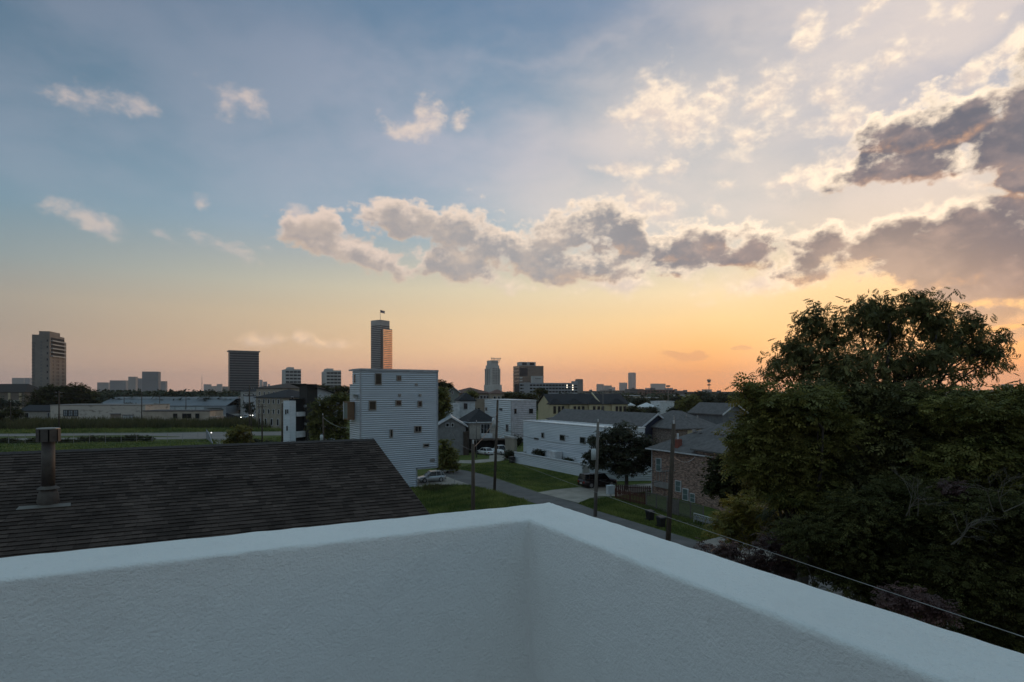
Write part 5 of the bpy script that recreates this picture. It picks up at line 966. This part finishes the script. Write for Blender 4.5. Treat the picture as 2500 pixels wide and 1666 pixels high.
# ------------------------------------------------------------------ big trees on the right
def B(u, Y): return (XU(u, Y), Y)
tree('pecan_tree', 'tallest tree, its dark feathery crown open against the orange sky', 'tree', B(2120, 21.5), LB([(2425, 832, 34, 32), (1988, 785, 50, 36), (1955, 850, 58, 38), (1912, 893, 50, 30), (2030, 815, 52, 42), (2060, 880, 78, 42, -1), (2108, 768, 55, 42), (2160, 752, 46, 36), (2175, 815, 60, 44, 1), (2222, 745, 36, 30), (2270, 742, 46, 32), (2290, 790, 52, 42),
      (2330, 838, 56, 38, 1), (2372, 795, 40, 42), (2400, 850, 46, 36), (2428, 872, 22, 26), (2385, 898, 34, 18), (2280, 868, 66, 36, -1), (2170, 880, 76, 32), (2240, 905, 50, 18), (2335, 908, 36, 14), (1995, 905, 62, 24), (2120, 925, 60, 18)], 21.5),
     600, 12, .24, .28, LV_PEC, PEC, 11, tr=.22, fork=10.6, shell=.5, extra=1, pitch=(-.2, 1.1), zf_=.95)
tree('elm_tree', 'broad green tree spreading left of the tall feathery one over the grey roofs', 'tree', B(1960, 20), LB([(1832, 948, 38, 22), (1872, 975, 55, 28), (1960, 985, 78, 36, -1), (1895, 1030, 78, 48), (1838, 1060, 55, 42), (1960, 1090, 98, 60), (1870, 1122, 75, 50), (2045, 1035, 88, 50), (1905, 1190, 66, 48), (1990, 1195, 85, 58), (1845, 1135, 50, 36)], 20),
     620, 17, .24, .34, LV_ELM, ELM, 12, tr=.2, fork=7.5, shell=.45, tb=.5)
tree('hackberry_tree', 'dark dense tree under the tall feathery crown, in the middle of the right hand thicket', 'tree', B(2190, 20), LB([(2105, 1000, 88, 40), (2200, 985, 88, 36), (2150, 1085, 110, 62), (2070, 1150, 88, 58), (2285, 1040, 96, 56), (2250, 1130, 100, 66), (2160, 1200, 100, 62), (2300, 962, 60, 20), (2060, 948, 46, 20), (2150, 955, 50, 18), (2000, 955, 50, 18)], 20, ),
     640, 16, .26, .36, LV_PEC, ELM, 13, tr=.22, fork=6, shell=.4, tb=.32)
tree('ash_tree', 'yellowish green tree at the right edge reaching just over the horizon', 'tree', B(2450, 18), LB([(2350, 1000, 78, 40), (2430, 1000, 70, 38), (2500, 985, 66, 36), (2540, 1050, 86, 60), (2425, 1085, 90, 56), (2335, 1120, 86, 58), (2490, 1160, 92, 66), (2380, 968, 30, 12), (2470, 958, 30, 14)], 18),
     540, 15, .24, .33, LV_ELM, ELM, 14, tr=.18, fork=6, shell=.45, tb=.42)
tree('privet_thicket', 'dark shrubby tree low in the middle of the thicket, just beyond the parapet', 'tree', B(2130, 16.5), LB([(2110, 1280, 110, 72), (2230, 1230, 100, 70), (2210, 1350, 110, 62), (2010, 1310, 78, 52), (2060, 1385, 90, 46), (2180, 1430, 90, 46), (1945, 1310, 36, 30)], 16.5),
     760, 18, .24, .22, LV_DARK, ELM, 15, tr=.14, fork=2.5, shell=.42, tb=.45)
tree('privet_thicket', 'dark shrubby tree low at the right edge, just beyond the parapet', 'tree', B(2430, 15), LB([(2370, 1250, 105, 72), (2490, 1290, 110, 76), (2330, 1390, 108, 62), (2450, 1440, 104, 70), (2560, 1400, 90, 80), (2290, 1480, 80, 46), (2400, 1540, 90, 44), (2500, 1560, 90, 60)], 15),
     760, 18, .24, .21, LV_DARK, ELM, 16, tr=.14, fork=2.5, shell=.42, tb=.5)
tree('yellowing_bush', 'bright yellow green bush at the lower left of the thicket by the street', 'bush', B(1830, 31), LB([(1775, 1270, 36, 24), (1840, 1288, 46, 34), (1815, 1240, 40, 24), (1870, 1260, 40, 40), (1800, 1310, 40, 24)], 31), 150, 15, .3, .38, LV_YEL, ELM, 17, tr=.1, fork=2, tb=.45)
tree('evergreen_tree', 'nearly black evergreen beside the right end of the brick house', 'tree', B(1800, 50), LB([(1775, 1130, 32, 26), (1800, 1165, 46, 32), (1760, 1185, 34, 26), (1830, 1120, 40, 36), (1815, 1205, 40, 24)], 50), 220, 14, .45, .55, LV_DARK, CLU, 18, tr=.18, fork=3, tb=.3)
tree('scrub', 'low tangled scrub along the outside of the parapet near the side drive', 'bush', B(1880, 22), LB([(1775, 1348, 32, 14), (1850, 1372, 44, 20), (1930, 1385, 50, 26), (1720, 1338, 18, 7), (1900, 1330, 44, 30)], 22), 150, 14, .2, .26, LV_RED, ELM, 19, tr=.06, fork=1, tb=.35)
tree('reddish_shrub', 'reddish brown withering shrub low in the thicket above the parapet', 'bush', B(2250, 13.5), LB([(2230, 1465, 44, 26), (2280, 1490, 40, 24), (2190, 1470, 30, 20)], 13.5), 70, 12, .14, .2, LV_RED, ELM, 20, tr=.05, fork=1, tb=.7)
tree('reddish_vine', 'reddish vine hanging in the dark thicket at upper right', 'vine', B(2340, 15), LB([(2330, 1200, 26, 26), (2345, 1250, 20, 28)], 15.2), 40, 12, .13, .18, LV_RED, ELM, 22, tr=.04, fork=1, tb=.6, limbs=False)
tree('thicket_underbrush', 'deep dark underbrush filling the ground behind the shrubby trees', 'bush', B(2200, 26), LB([(2020, 1260, 80, 80), (2100, 1250, 150, 120), (2300, 1250, 150, 120), (2500, 1250, 150, 120), (2620, 1100, 120, 120), (2060, 1120, 120, 80), (2250, 1090, 130, 80), (2420, 1070, 130, 60)], 27), 520, 10, .6, .8, LV_DARK, CLU, 21, tr=.14, fork=2, tb=.2)
def bare(label, u, v, Y, h, seed, fan=1.0):
    r = random.Random(seed); o = thing('dead_branches', label, 'branches', (XU(u, Y), Y, ZT(v, Y)), 0, 'bare dead branches in the thicket'); mb = MB()
    def grow(p, d, L, rr, n):
        q = p + d * L; mid = p.lerp(q, .5) + Vector((r.gauss(0, .05), r.gauss(0, .05), r.gauss(0, .05))) * L
        mb.tube([p, mid, q], [rr, rr * .8, rr * .55], 5, False)
        if n:
            for k in range(3): grow(p.lerp(q, r.uniform(.45, 1)), (d + Vector((r.gauss(0, .5) * fan, r.gauss(0, .4), r.gauss(.05, .35)))).normalized(), L * r.uniform(.45, .75), rr * .5, n - 1)
    for k in range(3): grow(Vector((r.gauss(0, .08), 0, 0)), Vector((r.gauss(0, .5), -.5, .8)).normalized(), h * .5, .011, 3)
    mb.build('branches', mat('bare_bark', (.13, .118, .105), .95), o)
bare('fan of pale bare branches at the right edge of the thicket', 2440, 1250, 13.2, 1.5, 1); bare('pale bare twigs poking up from the thicket, lower middle', 2220, 1260, 13.0, 1.2, 2); bare('bare stems rising from the yellow green bush by the street', 1835, 1335, 22, 1.7, 5); bare('bare twigs low beside the dark shrubby tree, lower right', 2330, 1330, 12.6, 1.2, 7)

# ------------------------------------------------------------------ trees of the middle distance
def mtree(name, label, u, vb, Y, lobes, tw, per, size, m, seed, cat='tree', tr=.16, tb=.4, tpl=CLU, twr=None, group=None, fork=.42, limbs=True, shell=.45):
    return tree(name, label, cat, B(u, Y), LB(lobes, Y), tw, per, twr or size * .9, size, m, tpl, seed, group, tr, fork, shell, limbs, tb, extra=1)
mtree('oak_tree', 'dense round dark tree beside the dark estate car in front of the white ribbed wall', 1529, 1195, 79, [(1470, 1078, 40, 28), (1520, 1058, 48, 28), (1562, 1088, 42, 32), (1505, 1115, 60, 34), (1455, 1118, 32, 28), (1575, 1125, 32, 26), (1530, 1145, 50, 16)], 420, 16, .42, LV_OAK, 31, tr=.24, fork=2.6)
mtree('young_tree', 'small yellowish tree beside the overhang of the tall steel house', 1092, 1165, 95, [(1085, 1090, 16, 18), (1096, 1112, 20, 20), (1082, 1130, 16, 16), (1102, 1138, 14, 12)], 170, 12, .45, LV_ELM, 32, tb=.5, fork=1.8)
mtree('tree', 'dark tree directly behind the right edge of the steel house', 1080, 1100, 135, [(1077, 965, 12, 18), (1082, 990, 13, 20), (1074, 1010, 10, 20)], 120, 12, .7, LV_ELM, 33, tb=.35)
mtree('tree', 'round topped tree standing above the roofs right of the steel house', 1084, 1000, 185, [(1076, 938, 10, 8), (1088, 944, 13, 10), (1080, 955, 14, 9)], 90, 12, .7, LV_DARK, 34)
mtree('tree', 'bushy dark tree in front of the black modern house', 800, 1100, 118, [(782, 995, 24, 22), (812, 985, 24, 20), (835, 972, 20, 14), (770, 1030, 22, 26), (806, 1030, 34, 30), (838, 1020, 20, 34), (790, 1062, 36, 20), (836, 1065, 20, 16)], 420, 13, .5, LV_ELM, 35, tb=.25, fork=4)
mtree('bush', 'yellow green bushy tree beside the leaning grey gate and utility poles', 582, 1090, 124, [(572, 1062, 20, 16), (592, 1052, 20, 16), (566, 1078, 18, 10), (600, 1072, 16, 16)], 190, 12, .4, LV_YEL, 36, tb=.3, fork=1.2)
mtree('bush', 'low dark bush right of the utility poles behind the shingled roof', 625, 1084, 132, [(622, 1078, 14, 7), (655, 1080, 16, 5)], 60, 10, .35, LV_OAK, 37, cat='bush', fork=.6)
mtree('tree', 'spiky topped dark tree mass below the residential tower', 150, 1030, 262, [(95, 972, 30, 20), (125, 958, 22, 18), (100, 990, 36, 14), (150, 960, 26, 20), (185, 955, 24, 20), (165, 982, 44, 18), (208, 968, 22, 18), (218, 985, 22, 10)], 420, 14, 1.1, LV_DARK, 38, tb=.3)
mtree('tree', 'rounded dark tree at the left edge in front of the brown apartment house', 10, 1030, 255, [(-20, 985, 30, 16), (20, 985, 26, 12)], 100, 12, .9, LV_OAK, 39)
mtree('tree', 'dark tree in front of the left wing of the workshop', 32, 1035, 214, [(20, 1008, 16, 12), (42, 1010, 14, 14), (-10, 1014, 20, 10)], 110, 12, .7, LV_DARK, 40)
mtree('bush', 'small dark bush on the roofline behind the cream office', 376, 1010, 262, [(376, 994, 12, 7)], 40, 10, .7, LV_DARK, 41)
mtree('bush', 'low bush in front of the grey warehouse, left of the small dark bush', 318, 1010, 300, [(318, 988, 12, 4)], 30, 10, .6, LV_OAK, 42)
mtree('tree', 'tree beside the white building in the far street', 610, 1015, 265, [(604, 990, 12, 10), (612, 1003, 12, 8)], 70, 10, .7, LV_OAK, 43)
for i_, (u, v, ru, rv, Y, m_, lb) in enumerate([(1548, 1000, 18, 9, 222, LV_DARK, 'dark shrub under the small tent roofed shed'), (1587, 1001, 18, 8, 226, LV_OAK, 'dark shrub in front of the wide white roofed pavilion'), (1648, 1002, 16, 6, 220, LV_OAK, 'low shrub at the foot of the white square block'),
        (1683, 982, 28, 20, 210, LV_ELM, 'wide olive tree right of the white square block'), (1654, 974, 14, 10, 270, LV_OAK, 'small tree behind the white square block'), (1728, 982, 26, 15, 232, LV_OAK, 'dark round tree between the wide olive tree and the big elm'), (1768, 978, 30, 18, 240, LV_OAK, 'dark tree merging with the left side of the big elm'),
        (1712, 966, 18, 9, 330, LV_FAR, 'faint tree behind the small white shops'), (1605, 983, 14, 12, 260, LV_OAK, 'tree between the pavilion and the white square block'), (1560, 978, 12, 8, 290, LV_FAR, 'tree top in front of the cream commercial blocks'), (1150, 962, 14, 9, 235, LV_ELM, 'olive tree between grey green house and tiled apartments'), (1132, 985, 10, 18, 200, LV_OAK, 'narrow tree left of the white modern house'),
        (1252, 966, 20, 10, 300, LV_DARK, 'dark tree left of the bronze glass tower foot'), (1292, 968, 22, 8, 300, LV_DARK, 'dark tree under the left end of the parking garage'), (1322, 957, 12, 9, 280, LV_DARK, 'dark tree top poking above the cream gable'), (785, 948, 22, 9, 330, LV_DARK, 'dark tree below the twin pale block nearest the steel house'), (835, 950, 20, 8, 330, LV_DARK, 'dark tree behind the sloping shed roof'),
        (1246, 1108, 9, 8, 113, LV_OAK, 'bush at the left end of the white terrace wall'), (1262, 1076, 8, 12, 125, LV_OAK, 'climbing shrub against the beige yard wall'), (1316, 1106, 15, 8, 104.5, LV_OAK, 'leafy shrub in the terrace planter, left one'), (1394, 1124, 17, 8, 97.5, LV_OAK, 'leafy shrub in the terrace planter, right one')]):
    mtree('tree' if i_ < 17 else 'shrub', lb, u, 0, Y, [(u, v, ru, rv), (u - ru * .4, v + rv * .4, ru * .7, rv * .6), (u + ru * .5, v + rv * .3, ru * .6, rv * .6)], int(30 + ru * rv * .22), 11, max(.35, .0035 * Y), m_, 50 + i_, 'tree' if i_ < 17 else 'shrub', fork=.35, limbs=i_ < 17)
r = np.random.default_rng(5)
def hedge(name, label, pts, h, n, seed, m=LV_DARK):
    lob = []
    for i in range(n):
        u = np.interp(i, [0, n - 1], [pts[0][0], pts[1][0]]); v = np.interp(i, [0, n - 1], [pts[0][1], pts[1][1]]); x, y = G(u + r.normal(0, 1), v); hh = h * r.uniform(.4, 1.2); lob.append((x, y, hh * .5, 1.6, .8, hh * .5))
    return tree(name, label, 'hedge', (lob[n // 2][0], lob[n // 2][1]), lob, n * 12, 12, .35, .4, m, CLU, seed, limbs=False, tb=.3)
hedge('hedge', 'long dark row of low shrubs, left of the vent flue and behind it', ((-40, 1083), (190, 1081)), 1.1, 24, 81)
hedge('hedge', 'dark row of low shrubs between vent flue and leaning gate', ((205, 1080), (365, 1078)), 1.5, 18, 82)

# far woods: one mass nobody could count
n = 3800; Yw = 350 * (4.5 ** (r.uniform(0, 1, n) ** 1.25)); aw = r.uniform(-.95, .95, n); Xw = aw * Yw
hw_ = np.where(aw < -.36, r.uniform(9.5, 14.2, n), r.uniform(6.0, 12.0, n)); ok = ~((aw > -.36) & (aw < .05) & (Yw < 420))
Xw, Yw, hw_ = Xw[ok], Yw[ok], hw_[ok]; n = len(Xw); per = 30; d = r.normal(size=(n, per, 3)); d /= np.linalg.norm(d, axis=2)[..., None]; rad = r.uniform(.3, 1, (n, per)) ** .5
pts = np.stack([Xw, Yw, hw_ * .6], 1)[:, None] + d * rad[..., None] * np.stack([hw_ * .65, hw_ * .65, hw_ * .42], 1)[:, None]; pts = pts.reshape(-1, 3)
tt = np.clip(np.repeat(r.normal(.4, .2, n), per) + r.normal(0, .15, n * per), 0, 1)
fw_ = leaves('far_woods', pts, tt, 2.0, LV_FAR, None, r, TUF); tag(fw_, kind='stuff')

# ------------------------------------------------------------------ utility poles and cables
def pole(label, u, Y, vt, r_=.16, m=WOOD, ut=None, arm=0, tf=None, stub=False, zmin=0, name='utility_pole', armz=.6):
    x = XU(u, Y); zt = ZT(vt, Y); dx = (XU(ut, Y) - x) if ut else 0; o = thing(name, label, 'pole', (x, Y, 0), 0, 'wooden utility poles')
    MB().tube([(0, 0, -.2), (dx * .5, 0, zt * .5), (dx, 0, zt)], [r_ * 1.12, r_, r_ * .78], 12).build('post', m, o, True)
    if arm:
        for k in range(arm):
            za = zt - armz - k * 1.1; q = dx * za / zt; MB().box(q - 1.15, -.22, za - .06, q + 1.15, -.12, za + .06).build('crossarm', m, o)
            for s in (-1, -.55, .55, 1): MB().tube([(q + s * 1.05, -.17, za + .06), (q + s * 1.05, -.17, za + .26)], [.035, .05], 6).build('insulator', WTRIM, o)
    else: MB().tube([(dx, 0, zt), (dx, 0, zt + .28)], [.05, .07], 8).build('insulator', WTRIM, o)
    if tf:
        zc = ZT(tf[1], Y); xc = XU(tf[0], Y) - x; t_ = MB().tube([(xc, -.1, zc - .55), (xc, -.1, zc + .5), (xc, -.1, zc + .6)], [.27, .27, .2], 16).build('transformer', TRANSF, o, True)
        MB().tube([(xc - .1, -.1, zc + .55), (xc - .1, -.1, zc + .85)], .04, 6).tube([(xc + .1, -.1, zc + .55), (xc + .1, -.1, zc + .85)], .04, 6).build('bushing', DFRAME, t_)
    return Vector((x + dx, Y, zt))
p1 = pole('plain thick pole rising behind the parapet, left of the street', 1155, 44, 1084, .15)
p2 = pole('tall dark pole on the near side of the street, with a transformer can', 1207, 77.6, 977, .17, ut=1215, tf=(1206, 1033))
p3 = pole('grey weathered pole with a white transformer can by the concrete driveway', 1453, 62, 1030, .17, WOODG, 1460, tf=(1449, 1110))
p4 = pole('thick dark pole in front of the brick house, tangled with cables', 1629, 47, 1035, .19, ut=1645)
p5 = pole('thin pole in front of the balcony window of the black roofed house', 1163, 116, 1030, .09, WOODG)
p6 = pole('short leaning pole with a white can just behind the shingled roof', 793, 97, 1014, .15, ut=788, tf=(786, 1071))
p7 = pole('pole with a crossarm behind the vent flue', 144, 188, 955, .2, arm=2)
p8 = pole('tall pole dividing the brick workshop from the cream office', 346, 222, 957, .17)
p9 = pole('pole in front of the warehouse, above the left garage door', 303, 300, 958, .17)
p10 = pole('pole in front of the warehouse, above the small dark bush', 390, 290, 967, .17); p11 = pole('pole in front of the warehouse, above its white wall panels', 454, 290, 967, .17)
p12 = pole('tallest pole beside the yellow green bush, with two crossarms', 609, 150, 940, .17, arm=2, armz=1.0)
p13 = pole('pole just right of the tallest pole by the yellow green bush', 613.5, 146, 990, .14); p14 = pole('dark pole between the bush and the townhouse street', 640, 143, 987, .17, arm=1)
p15 = pole('dark pole touching the left side of the white ribbed block', 689, 140, 985, .2)
p16 = pole('grey pole far up the left street near the white building', 584, 300, 967, .16); p17 = pole('slim pole up the left street, first beyond the dark one', 632, 200, 975, .14, arm=1); p18 = pole('slim pole up the left street, second beyond the dark one', 626, 250, 968, .14, arm=1)
p19 = pole('leaning thin pole standing in front of the cream townhouses', 1472, 170, 960, .12, WOODG)
p20 = pole('bare pole at the far left in front of the dark tree', 26, 205, 982, .12)
def cable(name, label, a, b_, sag=.6, r_=.022, m=WIREM, group='overhead cables'):
    a, b_ = Vector(a), Vector(b_); o = MB().tube([a.lerp(b_, k / 16) - Vector((0, 0, sag * 4 * (k / 16) * (1 - k / 16))) for k in range(17)], r_, 5).build(name, m)
    return tag(o, label, 'cable', group)
up = lambda p, d: p - Vector((0, 0, d))
q1 = Vector((XU(1207, 77.6) + .2, 77.5, ZT(1108, 77.6))); q2 = Vector((XU(2499, 9), 9, ZT(1548, 9)))
cable('service_cable', 'pale cable running over the street and down across the thicket above the parapet', q1, q2 + (q2 - q1) * .05, .25, .008, WIREL)
cable('cable', 'cable from the plain thick pole to the tall dark pole', up(p1, .3), up(p2, 1.5), .5); cable('cable', 'cable from the tall dark pole to the grey weathered pole', up(p2, 3.4), up(p3, 2.4), .7, .02)
cable('cable', 'upper cable from the grey pole to the thick dark pole', up(p3, 5.2), up(p4, 3.2), .5); cable('cable', 'lower cable from the grey pole to the thick dark pole', up(p3, 6.0), up(p4, 4.2), .6)
cable('cable', 'upper cable from the thick dark pole into the thicket', Vector((p4.x, 47, 3.6)), Vector((XU(1950, 30), 30, ZT(1290, 30))), .3, .014); cable('cable', 'lower cable from the thick dark pole into the thicket', Vector((p4.x, 47, 2.9)), Vector((XU(1900, 34), 34, ZT(1300, 34))), .3, .014)
cable('cable', 'cable sagging from the thick dark pole to the gutter of the brick house', up(p4, 2.6), (XU(1700, 66), 66.5, 5.7), .5, .02, WIREL)
cable('cable', 'cable from the tall dark pole to the black roofed house', up(p2, 4.0), (XU(1140, 125), 125, 7.2), .6, .02); cable('cable', 'cable from the plain thick pole to the small grey gabled house', up(p1, .5), (XU(1100, 120), 120, 5.5), .8, .02)
cable('cable', 'lower cable from the tall dark pole to the white modern house', up(p2, 5.0), (XU(1250, 150), 150, 6.4), .7, .02)
cable('cable', 'top cable between the crossarm pole and the pole by the cream office', up(p7, .4), up(p8, .5), 1.0, .03); cable('cable', 'lower cable between the crossarm pole and the pole by the cream office', up(p7, 1.7), up(p8, 1.8), 1.0, .03); cable('cable', 'cable from the crossarm pole out of the left edge', up(p7, .6), (XU(-200, 170), 170, p7.z - .6), 1.0, .03)
cable('cable', 'long cable from the cream office pole to the tallest pole by the bush', up(p8, .8), up(p12, 1.4), 1.4, .03); cable('cable', 'cable between the poles by the warehouse', up(p10, .5), up(p11, .5), .5, .03)
for k, (a, b_) in enumerate(((p12, p14), (p14, p15), (p14, p17), (p17, p18))): cable('cable', ['cable between the tallest pole and the dark pole left of the ribbed block', 'cable sagging onto the pole beside the white ribbed block', 'cable up the left street from the dark pole', 'farthest cable up the left street'][k], up(a, .8), up(b_, .8), .8, .025)
cable('cable', 'cable from the short leaning pole towards the steel house', up(p6, .3), (XU(852, 84), 84, ZT(1045, 84)), .5, .02, WIREL)

# ------------------------------------------------------------------ fences, bins and small things
def cp(o, par, loc, rot=None):
    c_ = o.copy(); COL.objects.link(c_); c_.parent = par; c_.location = loc
    if rot is not None: c_.rotation_euler = rot
    return c_
def chain_fence(name, label, a, b_, h, step, r_=.05):
    a, b_ = Vector((*a, 0)), Vector((*b_, 0)); L = (b_ - a).length; o = thing(name, label, 'fence', a, math.atan2(b_.y - a.y, b_.x - a.x)); n = int(L / step); m0 = None
    for k in range(n + 1):
        if m0 is None: m0 = MB().tube([(0, 0, 0), (0, 0, h)], r_, 6).build('post', METALG, o)
        else: cp(m0, o, (k * step, 0, 0))
    mb = MB().tube([(0, 0, h - .05), (L, 0, h - .05)], r_ * .6, 5).tube([(0, 0, .1), (L, 0, .1)], r_ * .4, 5)
    for k in range(1, 5): mb.tube([(0, 0, h * k / 5), (L, 0, h * k / 5)], r_ * .18, 4, False)
    mb.build('chain_link', METALG, o); return o
chain_fence('chain_link_fence', 'long chain link fence across the near side of the left field', G(-60, 1086), G(505, 1079), 2.6, 3.6, .045)
chain_fence('chain_link_fence', 'chain link fence behind the tall weeds, in front of the workshop', G(-40, 1037), G(560, 1035), 2.6, 5.0, .045)
chain_fence('wire_fence', 'short wire fence beside the silver hatchback', G(1044, 1192), G(1112, 1186), 2.2, 2.0, .03)
A0, A1 = G(520, 1085), G(505, 1071); gt = thing('leaning_gate', 'grey metal gate panel leaning behind the shingled roof ridge', 'gate', (A0[0], A0[1], 0), math.atan2(A1[1] - A0[1], A1[0] - A0[0])); L = math.hypot(A1[0] - A0[0], A1[1] - A0[1])
MB().prism([(0, 0, 0), (L, 0, 0), (L, 0, 2.3), (L * .8, 0, 2.3), (0, 0, .3)], (0, .15, 0)).build('panel', mat('gate_panel', (.22, .25, .28), .6, .2), gt); MB().box(L, -.06, 0, L + .12, .2, 2.6).build('post', METALG, gt)
sl_ = thing('street_light', 'small lit lamp on a short post beside the leaning gate', 'street light', (*G(516, 1081), 0)); MB().tube([(0, 0, 0), (0, 0, 2.4)], .05, 8).build('post', METALG, sl_); MB().tube([(0, 0, 2.4), (0, 0, 2.6)], .13, 10).build('lamp', emat('lamp_glow', (1, .95, .9), 1.5), sl_)
# red picket fence with its return
def pickets(label, a, b_, h, m, step=.24):
    a, b_ = Vector((*a, 0)), Vector((*b_, 0)); L = (b_ - a).length; o = thing('picket_fence', label, 'fence', a, math.atan2(b_.y - a.y, b_.x - a.x), 'red picket fences'); p0 = MB().prism([(0, 0, .08), (.14, 0, .08), (.14, 0, h - .12), (.07, 0, h), (0, 0, h - .12)], (0, .03, 0)).build('picket', m, o)
    for k in range(1, int(L / step)): cp(p0, o, (k * step, 0, random.uniform(-.03, .03)))
    MB().box(0, .035, .3, L, .09, .4).box(0, .035, h - .4, L, .09, h - .3).build('rail', m, o)
    for k in range(int(L / 2.4) + 1): MB().box(k * 2.4, .095, 0, k * 2.4 + .1, .195, h + .05).build('post', m, o)
REDW = mat('red_brown_stain', (.085, .032, .022), .85, scale=3)
pickets('red brown picket fence beside the white cabinet on the verge', G(1501, 1220), G(1576, 1237), 1.35, REDW); pickets('darker picket fence behind, closing the yard of the brick house', G(1504, 1208), G(1590, 1213), 1.35, mat('dark_red_stain', (.045, .02, .016), .85))
a, b_ = Vector((*G(1577, 1237), 0)), Vector((*G(1745, 1288), 0)); L = (b_ - a).length; h = 1.7
lf = thing('lattice_fence', 'grey weathered lattice fence along the brick house', 'fence', a, math.atan2(b_.y - a.y, b_.x - a.x)); GW = mat('weathered_grey_wood', (.13, .12, .11), .9, scale=3)
for k in range(int(L / 1.9) + 1): MB().box(k * 1.9, -.05, 0, k * 1.9 + .1, .05, h + .1).build('post', GW, lf)
for k in range(int(L / 1.9)):
    x0 = k * 1.9 + .1; m_ = MB().box(x0, -.02, h - .06, x0 + 1.8, .02, h).box(x0, -.02, .05, x0 + 1.8, .02, .1)
    if k % 3 == 2:
        for q in range(9): m_.box(x0 + q * .2, -.015, .1, x0 + q * .2 + .17, .015, h - .06)
    else:
        for q in range(-8, 10):
            for sg in (1, -1):
                xa, xb = x0 + q * .2, x0 + q * .2 + sg * (h - .16); za, zb = .1, h - .06
                if sg == -1: xa += h; xb += h
                def clipx(xa, za, xb, zb, lo, hi):
                    t0, t1 = 0, 1; dx = xb - xa
                    ta, tb_ = sorted(((lo - xa) / dx, (hi - xa) / dx)); t0, t1 = max(0, ta), min(1, tb_)
                    return (xa + dx * t0, za + (zb - za) * t0, xa + dx * t1, za + (zb - za) * t1) if t1 > t0 + .02 else None
                c_ = clipx(xa, za, xb, zb, x0, x0 + 1.8)
                if c_: m_.tube([(c_[0], .012 * sg, c_[1]), (c_[2], .012 * sg, c_[3])], .018, 4, False)
    m_.build('panel', GW, lf)
def bin_(label, u, v):
    x, y = G(u, v); o = thing('wheelie_bin', label, 'bin', (x, y, 0), R(22), 'black wheelie bins on the verge')
    MB().add([(-.24, -.26, .06), (.24, -.26, .06), (.24, .26, .06), (-.24, .26, .06), (-.31, -.36, .98), (.31, -.36, .98), (.31, .36, .98), (-.31, .36, .98)], [(0, 3, 2, 1), (4, 5, 6, 7), (0, 1, 5, 4), (1, 2, 6, 5), (2, 3, 7, 6), (3, 0, 4, 7)]).box(-.335, -.385, .90, .335, .385, .975).build('bin_body', BLACKM, o)
    MB().add([(-.35, -.42, .99), (.35, -.42, .99), (.35, .40, 1.02), (-.35, .40, 1.02), (-.3, -.34, 1.06), (.3, -.34, 1.06), (.3, .32, 1.12), (-.3, .32, 1.12)], [(0, 3, 2, 1), (4, 5, 6, 7), (0, 1, 5, 4), (1, 2, 6, 5), (2, 3, 7, 6), (3, 0, 4, 7)]).build('lid', BLACKM, o)
    for s in (-1, 1): MB().tube([(s * .26, .34, .13), (s * .33, .34, .13)], .13, 12).build('wheel', BLACKM, o)
    MB().tube([(-.28, .47, .98), (.28, .47, .98)], .02, 6).build('handle', BLACKM, o)
bin_('black wheelie bin nearer the lattice fence, left one of the pair', 1587, 1273); bin_('black wheelie bin right beside the thick dark pole', 1614, 1289)
x, y = G(1491, 1219); eb = thing('utility_cabinet', 'pale grey utility cabinet raised on a post beside the picket fence', 'cabinet', (x, y, 0), R(24))
MB().tube([(0, 0, 0), (0, 0, .65)], .07, 8).build('post', METALG, eb); MB().box(-.5, -.25, .62, .42, .25, 1.62).build('box', TRANSF, eb); MB().box(-.45, -.275, .68, .1, -.253, 1.56).build('door', mat('cabinet_door', (.42, .47, .50), .5), eb); MB().box(-.52, -.29, 1.623, .44, .29, 1.68).build('lid', TRANSF, eb)
GMT = mat('meter_grey', (.30, .33, .34), .5)
ga_, gb_ = Vector((*G(1699, 1278), 0)), Vector((*G(1748, 1293), 0)); pr = thing('meter_pipe', 'white gas pipe rail above the row of gas meters', 'pipe', ga_, math.atan2((gb_ - ga_).y, (gb_ - ga_).x)); MB().tube([(-.3, 0, 0), (-.3, 0, .95), ((gb_ - ga_).length + .3, 0, .95), ((gb_ - ga_).length + .3, 0, 0)], .035, 6).build('pipe', WTRIM, pr)
for k in range(7):
    p = ga_.lerp(gb_, (k + .3) / 7) + Vector((0, .12, 0)); o = thing('gas_meter', 'grey gas meter under the white pipe rail beside the lattice fence', 'gas meter', p, R(27), 'row of gas meters')
    MB().box(-.13, -.1, .35, .13, .1, .7).tube([(0, 0, .7), (0, 0, .8)], .09, 8).build('casing', GMT, o); MB().tube([(-.1, 0, .7), (-.1, 0, .92)], .025, 6).tube([(.1, 0, 0), (.1, 0, .35)], .03, 6).build('pipe', DFRAME, o)
x, y = G(1250, 1131); o = thing('wheelie_bin', 'dark bin at the left end of the white terrace wall', 'bin', (x, y, 0), R(30)); MB().prism([(-.35, -.35, 0), (.35, -.35, 0), (.42, -.42, 1.1), (-.42, -.42, 1.1)], (0, .75, 0)).build('bin_body', BLACKM, o); MB().box(-.45, -.46, 1.103, .45, .40, 1.17).build('lid', BLACKM, o)

# ------------------------------------------------------------------ air
hz = MB().box(-11050, -250, -1, 11050, 11050, 330)
hm = bpy.data.materials.new('haze'); hm.use_nodes = True; t = hm.node_tree; t.nodes.clear()
pv = t.nodes.new('ShaderNodeVolumePrincipled'); pv.inputs['Color'].default_value = (.86, .88, .93, 1); pv.inputs['Density'].default_value = 6e-5; pv.inputs['Anisotropy'].default_value = .25
mo = t.nodes.new('ShaderNodeOutputMaterial'); t.links.new(pv.outputs[0], mo.inputs['Volume'])
tag(hz.build('haze', hm), kind='stuff')
